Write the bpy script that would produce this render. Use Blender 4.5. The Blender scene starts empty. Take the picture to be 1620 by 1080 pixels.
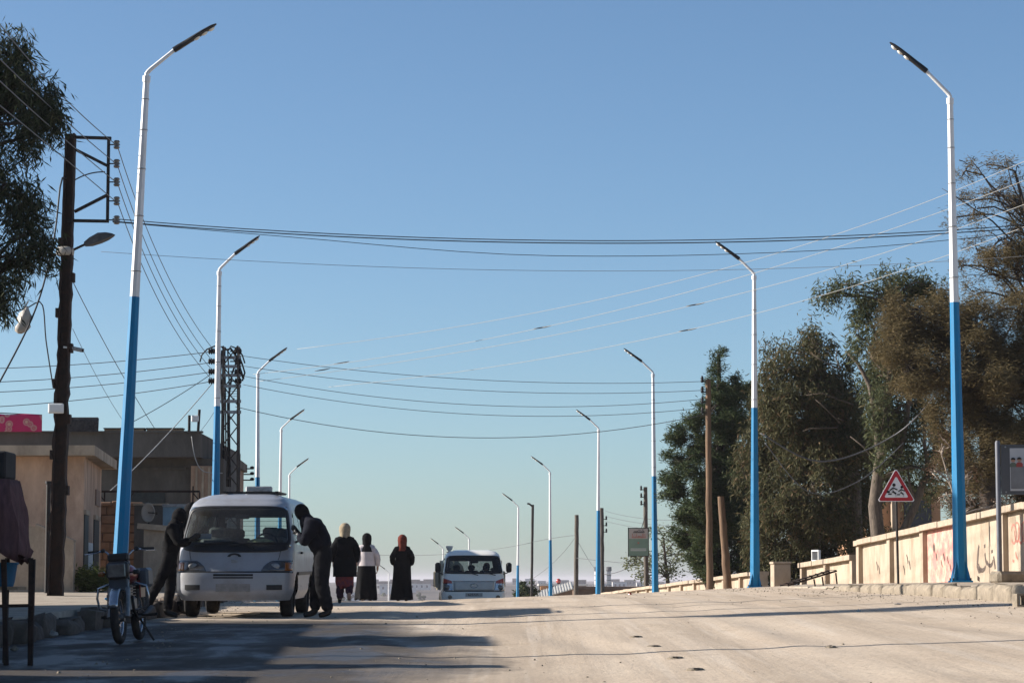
import bpy, bmesh, math, random
import numpy as np
from mathutils import Vector, Matrix
random.seed(7); np.random.seed(7)
R = math.radians
SC = bpy.context.scene
COL = SC.collection
EYE = 1.30                      # eye level above the road surface at the camera

# ------------------------------------------------------------------ camera, sky, sun, exposure
PITCH = math.atan((918-540)/4000.0)
cam_d = bpy.data.cameras.new('camera'); cam = bpy.data.objects.new('camera', cam_d); COL.objects.link(cam)
cam.location = (0, 0, EYE); cam.rotation_euler = (math.pi/2+PITCH, 0, 0)
cam_d.sensor_width = 36; cam_d.lens = 36*4000/1620.0; cam_d.clip_start = 0.5; cam_d.clip_end = 20000
SC.camera = cam
SUN_EL = R(22.8); SUN_AZ = math.atan2(-1.0, 0.12)      # compass style: x = sin, y = cos
W = bpy.data.worlds.new('World'); SC.world = W; W.use_nodes = True
wn = W.node_tree.nodes; wl = W.node_tree.links; wn.clear()
sky = wn.new('ShaderNodeTexSky'); sky.sky_type = 'NISHITA'; sky.sun_disc = False
sky.sun_elevation = SUN_EL; sky.sun_rotation = SUN_AZ
sky.altitude = 300; sky.air_density = 0.8; sky.dust_density = 0.8; sky.ozone_density = 3.6
bgn = wn.new('ShaderNodeBackground'); bgn.inputs['Strength'].default_value = 0.060
won = wn.new('ShaderNodeOutputWorld')
tint = wn.new('ShaderNodeMixRGB'); tint.blend_type = 'MULTIPLY'; tint.inputs[0].default_value = 1.0; tint.inputs[2].default_value = (0.975, 1.02, 1.0, 1)
wl.new(sky.outputs[0], tint.inputs[1]); wl.new(tint.outputs[0], bgn.inputs[0]); wl.new(bgn.outputs[0], won.inputs[0])
sun_d = bpy.data.lights.new('sun', 'SUN'); sun_d.energy = 4.2; sun_d.angle = R(0.53); sun_d.color = (1.0, 0.94, 0.865)
sun = bpy.data.objects.new('sun', sun_d); COL.objects.link(sun)
sdir = Vector((math.sin(SUN_AZ)*math.cos(SUN_EL), math.cos(SUN_AZ)*math.cos(SUN_EL), math.sin(SUN_EL)))
sun.rotation_euler = sdir.to_track_quat('Z', 'Y').to_euler(); sun.location = (-30, 5, 30)
vs = SC.view_settings
vs.view_transform = 'Standard'; vs.look = 'None'; vs.exposure = 1.25; vs.gamma = 1.0; vs.use_curve_mapping = False

# ------------------------------------------------------------------ helpers
CP, SP = math.cos(PITCH), math.sin(PITCH)
def P(px, py, d):
    """world point at distance d (metres along the road view) that a surveyor at the eye sees in direction px,py"""
    u = (px-810)/4000.0; v = (540-py)/4000.0
    x, y, z = u, CP-v*SP, SP+v*CP
    k = d/y
    return Vector((x*k, d, z*k+EYE))

ZP = [(0,-1.30),(12,-1.02),(20,-.84),(28,-.71),(37,-.575),(45,-.505),(52,-.47),(58,-.462),(62,-.52),(66,-.70),(72,-1.03),(84,-1.5),(105,-1.98),
      (127,-2.85),(148,-4.0),(169,-5.3),(190,-6.0),(230,-7.5),(300,-10),(600,-15),(1100,-14.5),(1500,-12.5),(2200,-10.5),(3200,-8.5),(4500,-6.5),(9000,-12)]
_zx = np.array([p[0] for p in ZP], float); _zy = np.array([p[1] for p in ZP], float)
_h = np.diff(_zx); _dl = np.diff(_zy)/_h; _m = np.zeros(len(_zx)); _m[0]=_dl[0]; _m[-1]=_dl[-1]
for i in range(1, len(_zx)-1):
    if _dl[i-1]*_dl[i] > 0:
        w1=2*_h[i]+_h[i-1]; w2=_h[i]+2*_h[i-1]; _m[i]=(w1+w2)/(w1/_dl[i-1]+w2/_dl[i])
def zc(y):
    y = max(0.0, min(8999.0, y)); i = int(np.searchsorted(_zx, y, 'right')-1); i = min(i, len(_h)-1)
    t = (y-_zx[i])/_h[i]
    return ((1+2*t)*(1-t)**2*_zy[i] + t*(1-t)**2*_h[i]*_m[i] + t*t*(3-2*t)*_zy[i+1] + t*t*(t-1)*_h[i]*_m[i+1]) + EYE
def roadx(y): return -0.065*(y-40) - 0.055*max(0, y-130)
def cross(xr):
    if xr < -1: return 0.0
    if xr < 4.5: return 0.036*(xr+1)
    return 0.036*5.5 + 0.05*(min(xr, 8.0)-4.5)
def gz(x, y): return zc(y) + cross(x-roadx(y))

class MB:
    def __init__(self): self.v=[]; self.f=[]; self.m=[]
    def add(self, vs, fs, mi=0):
        o=len(self.v); self.v.extend([tuple(p) for p in vs]); self.f.extend([tuple(i+o for i in f) for f in fs]); self.m.extend([mi]*len(fs)); return self
    def box(self, c, s, rot=None, mi=0, taper=1.0, bev=0.0):
        hx,hy,hz=s[0]/2,s[1]/2,s[2]/2; M=(Matrix.Rotation(rot,3,'Z') if isinstance(rot,(int,float)) else rot) if rot is not None else None
        if bev>0:
            b=min(bev,hx*.9,hy*.9,hz*.9); vs=[]
            for zz,k in ((-hz,b),(-hz+b,0),(hz-b,0),(hz,b)):
                for xx,yy in ((-hx+k,-hy+k+(b if k==0 else 0)),(-hx+k+(b if k==0 else 0),-hy+k),(hx-k-(b if k==0 else 0),-hy+k),(hx-k,-hy+k+(b if k==0 else 0)),
                              (hx-k,hy-k-(b if k==0 else 0)),(hx-k-(b if k==0 else 0),hy-k),(-hx+k+(b if k==0 else 0),hy-k),(-hx+k,hy-k-(b if k==0 else 0))):
                    vs.append(Vector((xx,yy,zz)))
            fs=[tuple(range(7,-1,-1)), tuple(range(24,32))]
            for l in range(3):
                for i in range(8): fs.append((l*8+i,l*8+(i+1)%8,(l+1)*8+(i+1)%8,(l+1)*8+i))
        else:
            vs=[Vector((sx*hx*(taper if sz>0 else 1),sy*hy*(taper if sz>0 else 1),sz*hz)) for sz in (-1,1) for sy in (-1,1) for sx in (-1,1)]
            fs=[(0,2,3,1),(4,5,7,6),(0,1,5,4),(1,3,7,5),(3,2,6,7),(2,0,4,6)]
        if M is not None: vs=[M@p for p in vs]
        c=Vector(c); return self.add([p+c for p in vs], fs, mi)
    def tube(self, pts, r, seg=8, mi=0, cap=True, flat=None):
        pts=[Vector(p) for p in pts]; n=len(pts); rs=r if isinstance(r,(list,tuple)) else [r]*n
        vs=[]; fs=[]; up=None
        for i,p in enumerate(pts):
            t=(pts[min(i+1,n-1)]-pts[max(i-1,0)]); t=t.normalized() if t.length>1e-9 else Vector((0,0,1))
            if up is None:
                a=Vector((0,0,1)) if abs(t.z)<.9 else Vector((1,0,0)); up=(a-t*a.dot(t)).normalized()
            else:
                up=(up-t*up.dot(t)); up=up.normalized() if up.length>1e-6 else t.orthogonal().normalized()
            s=t.cross(up)
            for k in range(seg):
                a=2*math.pi*(k+.5)/seg; vs.append(p+(up*math.sin(a)*(flat or 1)+s*math.cos(a))*rs[i])
        for i in range(n-1):
            for k in range(seg): fs.append((i*seg+k,i*seg+(k+1)%seg,(i+1)*seg+(k+1)%seg,(i+1)*seg+k))
        if cap: fs.append(tuple(range(seg-1,-1,-1))); fs.append(tuple(range((n-1)*seg,n*seg)))
        return self.add(vs,fs,mi)
    def bar(self, a, b, w, h=None, mi=0):
        a=Vector(a); b=Vector(b); h=h or w; t=(b-a).normalized(); u=Vector((0,0,1)) if abs(t.z)<.95 else Vector((0,1,0))
        s=t.cross(u).normalized(); u=s.cross(t)
        vs=[p+s*(sx*w/2)+u*(sy*h/2) for p in (a,b) for sy in (-1,1) for sx in (-1,1)]
        return self.add(vs,[(0,1,3,2),(4,6,7,5),(0,4,5,1),(1,5,7,3),(3,7,6,2),(2,6,4,0)],mi)
    def rings(self, rings, mi=0, cap=True, closed=True):
        n=len(rings[0]); vs=[p for r in rings for p in r]; fs=[]
        for i in range(len(rings)-1):
            for k in range(n if closed else n-1): fs.append((i*n+k,i*n+(k+1)%n,(i+1)*n+(k+1)%n,(i+1)*n+k))
        if cap: fs.append(tuple(range(n-1,-1,-1))); fs.append(tuple(range((len(rings)-1)*n,len(rings)*n)))
        return self.add(vs,fs,mi)
    def prism(self, poly, ax, t0, t1, mi=0):
        """poly of 2-D points extruded along axis ax ('x','y','z') from t0 to t1"""
        def mk(p,t): return {'x':(t,p[0],p[1]),'y':(p[0],t,p[1]),'z':(p[0],p[1],t)}[ax]
        n=len(poly); vs=[mk(p,t0) for p in poly]+[mk(p,t1) for p in poly]
        fs=[tuple(range(n-1,-1,-1)),tuple(range(n,2*n))]+[(i,(i+1)%n,n+(i+1)%n,n+i) for i in range(n)]
        return self.add(vs,fs,mi)
    def torus(self, c, Rr, r, ax='x', seg=32, rs=8, mi=0, sq=1.0):
        c=Vector(c); rg=[]
        for i in range(seg):
            a=2*math.pi*i/seg; ring=[]
            for k in range(rs):
                b=2*math.pi*k/rs; rad=Rr+r*math.cos(b); off=r*sq*math.sin(b)
                if ax=='x': p=Vector((off,rad*math.cos(a),rad*math.sin(a)))
                elif ax=='y': p=Vector((rad*math.cos(a),off,rad*math.sin(a)))
                else: p=Vector((rad*math.cos(a),rad*math.sin(a),off))
                ring.append(c+p)
            rg.append(ring)
        rg.append(rg[0]); return self.rings(rg,mi,cap=False)
    def ball(self, c, r, seg=12, rn=8, mi=0):
        r=r if isinstance(r,(tuple,list)) else (r,r,r); c=Vector(c); rg=[]
        for i in range(rn+1):
            a=-math.pi/2+math.pi*i/rn; ca=max(math.cos(a),.02)
            rg.append([c+Vector((r[0]*ca*math.cos(2*math.pi*k/seg),r[1]*ca*math.sin(2*math.pi*k/seg),r[2]*math.sin(a))) for k in range(seg)])
        return self.rings(rg,mi)
    def build(self, name, mats, parent=None, smooth=False, world=False, autos=None):
        me=bpy.data.meshes.new(name); vs=self.v
        if world and parent is not None:
            L=parent.matrix_basis.translation if parent.parent is None else parent.parent.matrix_basis.translation
            vs=[(p[0]-L.x,p[1]-L.y,p[2]-L.z) for p in vs]
        me.from_pydata(vs,[],self.f)
        if not isinstance(mats,(list,tuple)): mats=[mats]
        for m in mats: me.materials.append(m)
        if len(mats)>1: me.polygons.foreach_set('material_index',self.m)
        bm=bmesh.new(); bm.from_mesh(me); bmesh.ops.recalc_face_normals(bm,faces=bm.faces); bm.to_mesh(me); bm.free()
        if smooth:
            me.shade_smooth()
            if autos is not None and hasattr(me,'set_sharp_from_angle'): me.set_sharp_from_angle(angle=R(autos))
        o=bpy.data.objects.new(name,me); COL.objects.link(o)
        if parent is not None: o.parent=parent
        return o
def thing(name,label,cat,loc=(0,0,0),rotz=0,group=None):
    o=bpy.data.objects.new(name,None); COL.objects.link(o); o.empty_display_size=.2
    o.location=loc; o.rotation_euler=(0,0,rotz) if isinstance(rotz,(int,float)) else rotz
    o['label']=label; o['category']=cat
    if group: o['group']=group
    return o
def tag(o,label,cat,group=None):
    o['label']=label; o['category']=cat
    if group: o['group']=group
    return o
def struct(o): o['kind']='structure'; return o
def share(o, parent, loc=(0,0,0), rot=None, sc=None, name=None):
    c=o.copy(); COL.objects.link(c); c.parent=parent; c.location=loc
    if rot is not None: c.rotation_euler=rot
    if sc is not None: c.scale=sc
    return c

# ------------------------------------------------------------------ materials
def mat(name, col, rough=.7, metal=0.0, var=.25, scale=6.0, col2=None, bump=.0, bscale=40.0, spec=.3, dirt=None, dscale=1.5, damt=.5, coat=0.0, stretch=None):
    m=bpy.data.materials.new(name); m.use_nodes=True; nt=m.node_tree; N=nt.nodes; L=nt.links; N.clear()
    out=N.new('ShaderNodeOutputMaterial'); b=N.new('ShaderNodeBsdfPrincipled'); L.new(b.outputs[0],out.inputs[0])
    b.inputs['Roughness'].default_value=rough; b.inputs['Metallic'].default_value=metal; b.inputs['Specular IOR Level'].default_value=spec
    b.inputs['Coat Weight'].default_value=coat; b.inputs['Coat Roughness'].default_value=.08
    tc=N.new('ShaderNodeTexCoord'); src=tc.outputs['Object']
    if stretch:
        mp=N.new('ShaderNodeMapping'); mp.inputs['Scale'].default_value=stretch; L.new(src,mp.inputs[0]); src=mp.outputs[0]
    nz=N.new('ShaderNodeTexNoise'); nz.inputs['Scale'].default_value=scale; nz.inputs['Detail'].default_value=7; nz.inputs['Roughness'].default_value=.62; L.new(src,nz.inputs['Vector'])
    rp=N.new('ShaderNodeValToRGB'); c2=col2 or tuple(c*(1-var) for c in col); c1=col if col2 else tuple(min(1,c*(1+var*.6)) for c in col)
    rp.color_ramp.elements[0].color=(*c2,1); rp.color_ramp.elements[1].color=(*c1,1); rp.color_ramp.elements[0].position=.33; rp.color_ramp.elements[1].position=.67
    L.new(nz.outputs['Fac'],rp.inputs[0]); col_out=rp.outputs[0]
    if dirt:
        nd=N.new('ShaderNodeTexNoise'); nd.inputs['Scale'].default_value=dscale; nd.inputs['Detail'].default_value=9; nd.inputs['Roughness'].default_value=.7; L.new(src,nd.inputs['Vector'])
        r2=N.new('ShaderNodeValToRGB'); r2.color_ramp.elements[0].position=.45; r2.color_ramp.elements[1].position=.68; L.new(nd.outputs['Fac'],r2.inputs[0])
        mu=N.new('ShaderNodeMath'); mu.operation='MULTIPLY'; mu.inputs[1].default_value=damt; L.new(r2.outputs[0],mu.inputs[0])
        mx=N.new('ShaderNodeMixRGB'); mx.inputs[2].default_value=(*dirt,1); L.new(mu.outputs[0],mx.inputs[0]); L.new(col_out,mx.inputs[1]); col_out=mx.outputs[0]
        ar=N.new('ShaderNodeMath'); ar.operation='MULTIPLY_ADD'; ar.inputs[1].default_value=.35*damt; ar.inputs[2].default_value=rough; ar.use_clamp=True; L.new(mu.outputs[0],ar.inputs[0]); L.new(ar.outputs[0],b.inputs['Roughness'])
    L.new(col_out,b.inputs['Base Color'])
    if bump>0:
        nb=N.new('ShaderNodeTexNoise'); nb.inputs['Scale'].default_value=bscale; nb.inputs['Detail'].default_value=6; L.new(src,nb.inputs['Vector'])
        bp=N.new('ShaderNodeBump'); bp.inputs['Strength'].default_value=bump; bp.inputs['Distance'].default_value=.02; L.new(nb.outputs['Fac'],bp.inputs['Height']); L.new(bp.outputs[0],b.inputs['Normal'])
    return m
def leafmat(name, c1, c2, trans=.35, c3=None, spec=.12, rough=.7):
    m=bpy.data.materials.new(name); m.use_nodes=True; nt=m.node_tree; N=nt.nodes; L=nt.links; N.clear()
    out=N.new('ShaderNodeOutputMaterial'); b=N.new('ShaderNodeBsdfPrincipled'); b.inputs['Roughness'].default_value=rough; b.inputs['Specular IOR Level'].default_value=spec
    g=N.new('ShaderNodeNewGeometry'); rp=N.new('ShaderNodeValToRGB'); e=rp.color_ramp.elements
    e[0].color=(*c1,1); e[1].color=(*c2,1)
    if c3: k=e.new(.82); k.color=(*c2,1); e[-1].color=(*c3,1)
    L.new(g.outputs['Random Per Island'],rp.inputs[0]); L.new(rp.outputs[0],b.inputs['Base Color'])
    t=N.new('ShaderNodeBsdfTranslucent'); L.new(rp.outputs[0],t.inputs[0]); mx=N.new('ShaderNodeMixShader'); mx.inputs[0].default_value=trans
    L.new(b.outputs[0],mx.inputs[1]); L.new(t.outputs[0],mx.inputs[2]); L.new(mx.outputs[0],out.inputs[0]); return m
def glassmat(name, tint=(.75,.82,.82), gloss=.12, dust=.12):
    m=bpy.data.materials.new(name); m.use_nodes=True; nt=m.node_tree; N=nt.nodes; L=nt.links; N.clear()
    out=N.new('ShaderNodeOutputMaterial'); t=N.new('ShaderNodeBsdfTransparent'); t.inputs[0].default_value=(*tint,1)
    g=N.new('ShaderNodeBsdfGlossy'); g.inputs['Roughness'].default_value=.03
    fr=N.new('ShaderNodeFresnel'); fr.inputs[0].default_value=1.5
    m1=N.new('ShaderNodeMixShader'); L.new(fr.outputs[0],m1.inputs[0]); L.new(t.outputs[0],m1.inputs[1]); L.new(g.outputs[0],m1.inputs[2])
    d=N.new('ShaderNodeBsdfDiffuse'); d.inputs[0].default_value=(.4,.37,.32,1); m2=N.new('ShaderNodeMixShader')
    tc=N.new('ShaderNodeTexCoord'); nz=N.new('ShaderNodeTexNoise'); nz.inputs['Scale'].default_value=3; nz.inputs['Detail'].default_value=6; L.new(tc.outputs['Object'],nz.inputs['Vector'])
    mu=N.new('ShaderNodeMath'); mu.operation='MULTIPLY'; mu.inputs[1].default_value=dust; L.new(nz.outputs['Fac'],mu.inputs[0]); L.new(mu.outputs[0],m2.inputs[0])
    L.new(m1.outputs[0],m2.inputs[1]); L.new(d.outputs[0],m2.inputs[2]); L.new(m2.outputs[0],out.inputs[0]); return m

M={}
M['lamp_blue']=mat('lamp_blue',(.003,.18,.38),.5,var=.10,scale=3,dirt=(.03,.10,.17),dscale=3,damt=.5,spec=.25,stretch=(3,3,.6))
M['lamp_white']=mat('lamp_white',(.72,.72,.72),.45,var=.06,scale=3,dirt=(.40,.37,.33),dscale=3,damt=.55,spec=.4,stretch=(3,3,.6))
M['black_plastic']=mat('black_plastic',(.014,.014,.016),.5,var=.3,scale=20)
M['led']=mat('led_lens',(.75,.72,.66),.3,var=.05)
M['galv']=mat('galvanised',(.30,.31,.32),.45,.6,var=.25,scale=14,dirt=(.14,.10,.07),dscale=6,damt=.5)
M['rust']=mat('rust_steel',(.030,.019,.015),.85,.0,var=.5,scale=9,col2=(.012,.010,.009),bump=.4,bscale=60,dirt=(.07,.03,.016),dscale=4,damt=.4)
M['darksteel']=mat('dark_steel',(.022,.021,.021),.6,.4,var=.4,scale=18,dirt=(.06,.035,.02),dscale=5,damt=.5)
M['wood']=mat('pole_wood',(.16,.10,.06),.85,var=.45,scale=3,stretch=(8,8,.6),bump=.5,bscale=14)
M['wood_grey']=mat('pole_wood_grey',(.10,.085,.07),.88,var=.45,scale=3,stretch=(8,8,.6),bump=.5,bscale=14)
M['ceramic']=mat('insulator_ceramic',(.13,.105,.085),.3,var=.35,scale=30,spec=.6)
M['cable']=mat('cable_black',(.018,.018,.02),.6,var=.2)
M['wire_alu']=mat('wire_aluminium',(.34,.33,.31),.6,.0,var=.15)
M['wire_grey']=mat('wire_grey',(.10,.10,.105),.5,.3,var=.15)
M['wallpaint']=mat('wall_cream',(.395,.318,.238),.88,var=.12,scale=2.5,dirt=(.20,.145,.095),dscale=2.0,damt=.75,bump=.4,bscale=30,stretch=(1,1,.4))
M['wallcap']=mat('wall_coping',(.37,.295,.22),.9,var=.18,scale=4,dirt=(.25,.19,.13),dscale=5,damt=.6,bump=.5,bscale=24)
M['wallpink']=mat('wall_pink',(.50,.20,.17),.88,var=.15,scale=3,dirt=(.62,.48,.34),dscale=3.5,damt=.9,bump=.3,bscale=30)
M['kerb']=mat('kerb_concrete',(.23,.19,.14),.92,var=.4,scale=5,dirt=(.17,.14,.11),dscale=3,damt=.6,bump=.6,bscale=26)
M['paving']=mat('paving_dust',(.36,.30,.23),.95,var=.25,scale=3,dirt=(.24,.19,.14),dscale=.9,damt=.6,bump=.5,bscale=22)
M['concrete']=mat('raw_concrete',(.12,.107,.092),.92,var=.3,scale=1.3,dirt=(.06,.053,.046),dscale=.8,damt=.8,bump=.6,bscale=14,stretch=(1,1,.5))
M['plaster_tan']=mat('plaster_tan',(.54,.36,.25),.92,var=.28,scale=1.6,dirt=(.24,.145,.095),dscale=1.3,damt=.75,bump=.5,bscale=18,stretch=(1,1,.45))
M['plaster_cream']=mat('plaster_cream',(.42,.33,.24),.92,var=.3,scale=2.2,dirt=(.17,.13,.095),dscale=2.0,damt=.7,bump=.5,bscale=18,stretch=(1,1,.5))
M['plaster_pink']=mat('plaster_pink',(.27,.18,.135),.92,var=.2,scale=1.2,dirt=(.22,.16,.12),dscale=1.1,damt=.6,bump=.4,bscale=18)
M['brick']=mat('stone_brown',(.21,.125,.08),.92,var=.28,scale=3,dirt=(.16,.10,.07),dscale=2,damt=.5,bump=.6,bscale=25)
M['mortar']=mat('mortar',(.16,.11,.08),.95,var=.25,scale=8)
M['doorgreen']=mat('door_dark',(.035,.04,.038),.6,var=.3,scale=8)
M['white_paint']=mat('white_paint',(.70,.70,.68),.55,var=.1,scale=5,dirt=(.4,.37,.33),dscale=5,damt=.4)
M['red_paint']=mat('sign_red',(.42,.022,.03),.45,var=.12,scale=6)
M['sign_white']=mat('sign_white',(.74,.73,.72),.45,var=.05,scale=4,dirt=(.55,.5,.44),dscale=6,damt=.3)
M['sign_black']=mat('sign_black',(.012,.012,.012),.5,var=.1)
M['graf_black']=mat('graffiti_black',(.10,.075,.06),.85,var=.4,scale=30)
M['graf_red']=mat('graffiti_red',(.42,.16,.12),.85,var=.3,scale=30)
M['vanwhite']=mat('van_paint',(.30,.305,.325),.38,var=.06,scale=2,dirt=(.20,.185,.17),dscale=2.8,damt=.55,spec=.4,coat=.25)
M['truckwhite']=mat('truck_paint',(.88,.84,.76),.4,var=.04,scale=2,dirt=(.72,.66,.56),dscale=2,damt=.4,spec=.5,coat=.3)
M['bedcream']=mat('truck_bed_cream',(.52,.46,.34),.6,var=.12,scale=3,dirt=(.3,.25,.18),dscale=3,damt=.4)
M['rubber']=mat('tyre_rubber',(.016,.015,.015),.85,var=.3,scale=12,dirt=(.09,.075,.06),dscale=4,damt=.5)
M['trim']=mat('black_trim',(.016,.016,.017),.5,var=.2,scale=10)
M['interior']=mat('van_interior',(.05,.048,.048),.8,var=.25,scale=6)
M['seat']=mat('seat_cloth',(.10,.095,.09),.9,var=.3,scale=12)
M['glass']=glassmat('window_glass')
M['glassdark']=glassmat('window_glass_tinted',(.34,.38,.38),dust=.08)
M['lampglass']=mat('headlamp_glass',(.07,.07,.073),.15,var=.5,scale=9,spec=.7,coat=.6)
M['amber']=mat('amber_lens',(.32,.10,.018),.2,var=.2,spec=.6,coat=.5)
M['redlens']=mat('red_lens',(.40,.045,.03),.25,var=.2,spec=.6,coat=.4)
M['chrome']=mat('chrome',(.40,.41,.43),.25,.9,var=.1,scale=12)
M['mred']=mat('motorcycle_red',(.17,.012,.012),.3,var=.1,spec=.5,coat=.5)
M['mgrey']=mat('motorcycle_grey',(.05,.06,.075),.4,var=.15)
M['alu']=mat('engine_alloy',(.22,.215,.21),.4,.8,var=.3,scale=20,dirt=(.05,.045,.04),dscale=7,damt=.6)
M['skin']=mat('skin',(.36,.20,.13),.6,var=.12,scale=14)
M['cloth_black']=mat('cloth_black',(.008,.008,.009),.95,var=.3,scale=8,spec=.1,bump=.4,bscale=18)
M['cloth_navy']=mat('cloth_navy',(.010,.011,.017),.95,var=.3,scale=8,spec=.1,bump=.4,bscale=18)
M['cloth_char']=mat('cloth_charcoal',(.013,.013,.015),.95,var=.3,scale=8,spec=.1,bump=.4,bscale=18)
M['cloth_white']=mat('cloth_white',(.50,.45,.45),.9,var=.12,scale=8,spec=.1,bump=.4,bscale=18)
M['cloth_red']=mat('cloth_rust_red',(.13,.034,.025),.95,var=.25,scale=10,spec=.1,bump=.4,bscale=18)
M['cloth_cream']=mat('cloth_cream',(.30,.245,.17),.95,var=.25,scale=18,spec=.1,bump=.4,bscale=25)
M['cloth_purple']=mat('cloth_purple',(.10,.035,.06),.95,var=.5,scale=14,spec=.1,col2=(.25,.05,.03))
M['leather']=mat('leather_black',(.012,.011,.010),.5,var=.3)
M['hair']=mat('hair_black',(.008,.007,.006),.55,var=.3,scale=30)
M['bark']=mat('tree_bark',(.10,.078,.06),.9,var=.35,scale=5,stretch=(4,4,1),bump=.6,bscale=16,dirt=(.20,.16,.12),dscale=2.5,damt=.5)
M['bark_dark']=mat('tree_bark_dark',(.055,.042,.033),.92,var=.35,scale=6,bump=.6,bscale=20)
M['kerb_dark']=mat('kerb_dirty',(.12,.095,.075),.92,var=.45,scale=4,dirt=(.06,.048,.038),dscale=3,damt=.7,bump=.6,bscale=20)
M['post_grey']=mat('post_grey_paint',(.10,.105,.125),.5,var=.2,scale=6)
M['pylon']=mat('pylon_steel',(.075,.06,.05),.75,.2,var=.35,scale=8)
M['cloth_legs']=mat('cloth_dark_plum',(.045,.02,.03),.95,var=.5,scale=14,spec=.1)
M['hood']=mat('lamp_hood',(.07,.07,.07),.6,var=.3,scale=10)
M['paving_dark']=mat('paving_dirt',(.15,.12,.095),.95,var=.4,scale=2,dirt=(.08,.065,.05),dscale=.9,damt=.6,bump=.5,bscale=22)
M['dead']=mat('dead_branch',(.30,.24,.19),.9,var=.3,scale=6)
M['leaf_euc']=leafmat('leaf_eucalyptus',(.045,.050,.025),(.105,.098,.046),.3,(.17,.105,.06))
M['leaf_euc2']=leafmat('leaf_eucalyptus_olive',(.042,.055,.027),(.105,.115,.052),.32,(.15,.12,.06))
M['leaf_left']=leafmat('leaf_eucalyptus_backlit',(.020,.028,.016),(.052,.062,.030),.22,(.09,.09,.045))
M['leaf_brown']=leafmat('leaf_casuarina',(.085,.068,.034),(.15,.115,.055),.35,(.20,.14,.07))
M['leaf_pine']=leafmat('leaf_pine',(.026,.044,.020),(.065,.085,.034),.22,(.10,.10,.045))
M['leaf_pale']=leafmat('leaf_pale',(.07,.085,.04),(.17,.18,.10),.4,(.22,.22,.13))
M['leaf_bush']=leafmat('leaf_bush',(.05,.07,.022),(.16,.18,.06),.4)
M['leaf_dry']=leafmat('leaf_dry_red',(.07,.04,.025),(.13,.075,.045),.35)
M['blanket_dark']=mat('blanket_dark',(.03,.03,.032),.95,var=.6,scale=9,dirt=(.10,.09,.085),dscale=14,damt=.6)
M['bag']=mat('plastic_bag',(.34,.31,.27),.5,var=.2,scale=6)
M['stall_fabric']=mat('stall_fabric',(.10,.048,.05),.95,var=.3,scale=4,stretch=(6,6,1),bump=.3,bscale=10)
M['stall_dark']=mat('stall_sheet',(.018,.016,.017),.8,var=.4,scale=4)
M['bluepl']=mat('blue_plastic',(.012,.10,.19),.5,var=.2)
M['tin']=mat('corrugated_tin',(.52,.50,.45),.5,.3,var=.15,scale=3,dirt=(.3,.22,.15),dscale=1.2,damt=.4)
M['mud']=mat('mud_brick',(.20,.135,.095),.95,var=.3,scale=1.5,bump=.5,bscale=10)
M['farwall']=mat('far_plaster',(.33,.29,.25),.9,var=.2,scale=.4)
M['farwhite']=mat('far_white',(.62,.60,.57),.9,var=.15,scale=.4)
M['farwin']=mat('far_window',(.06,.06,.07),.4,var=.2)
M['school']=mat('school_plaster',(.48,.27,.15),.9,var=.2,scale=1.2,dirt=(.3,.17,.1),dscale=1,damt=.4)
M['bluepanel']=mat('pale_blue_panel',(.20,.30,.36),.6,var=.25,scale=3)
M['plank']=mat('plank_wood',(.30,.21,.13),.85,var=.35,scale=4,stretch=(1,8,8))
def blanket_mat():
    m=mat('floral_blanket',(.55,.05,.14),.95,var=.2,scale=6); nt=m.node_tree; N=nt.nodes; L=nt.links
    b=[n for n in N if n.type=='BSDF_PRINCIPLED'][0]; tc=N.new('ShaderNodeTexCoord'); v=N.new('ShaderNodeTexVoronoi'); v.inputs['Scale'].default_value=4.2; L.new(tc.outputs['Object'],v.inputs['Vector'])
    r=N.new('ShaderNodeValToRGB'); e=r.color_ramp.elements; e[0].color=(.60,.38,.26,1); e[0].position=.12; e[1].color=(.50,.03,.11,1); e[1].position=.42; k=e.new(.25); k.color=(.48,.11,.14,1); k=e.new(.33); k.color=(.55,.30,.26,1)
    L.new(v.outputs['Distance'],r.inputs[0]); L.new(r.outputs[0],b.inputs['Base Color']); return m
M['blanket_pink']=blanket_mat()

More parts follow.
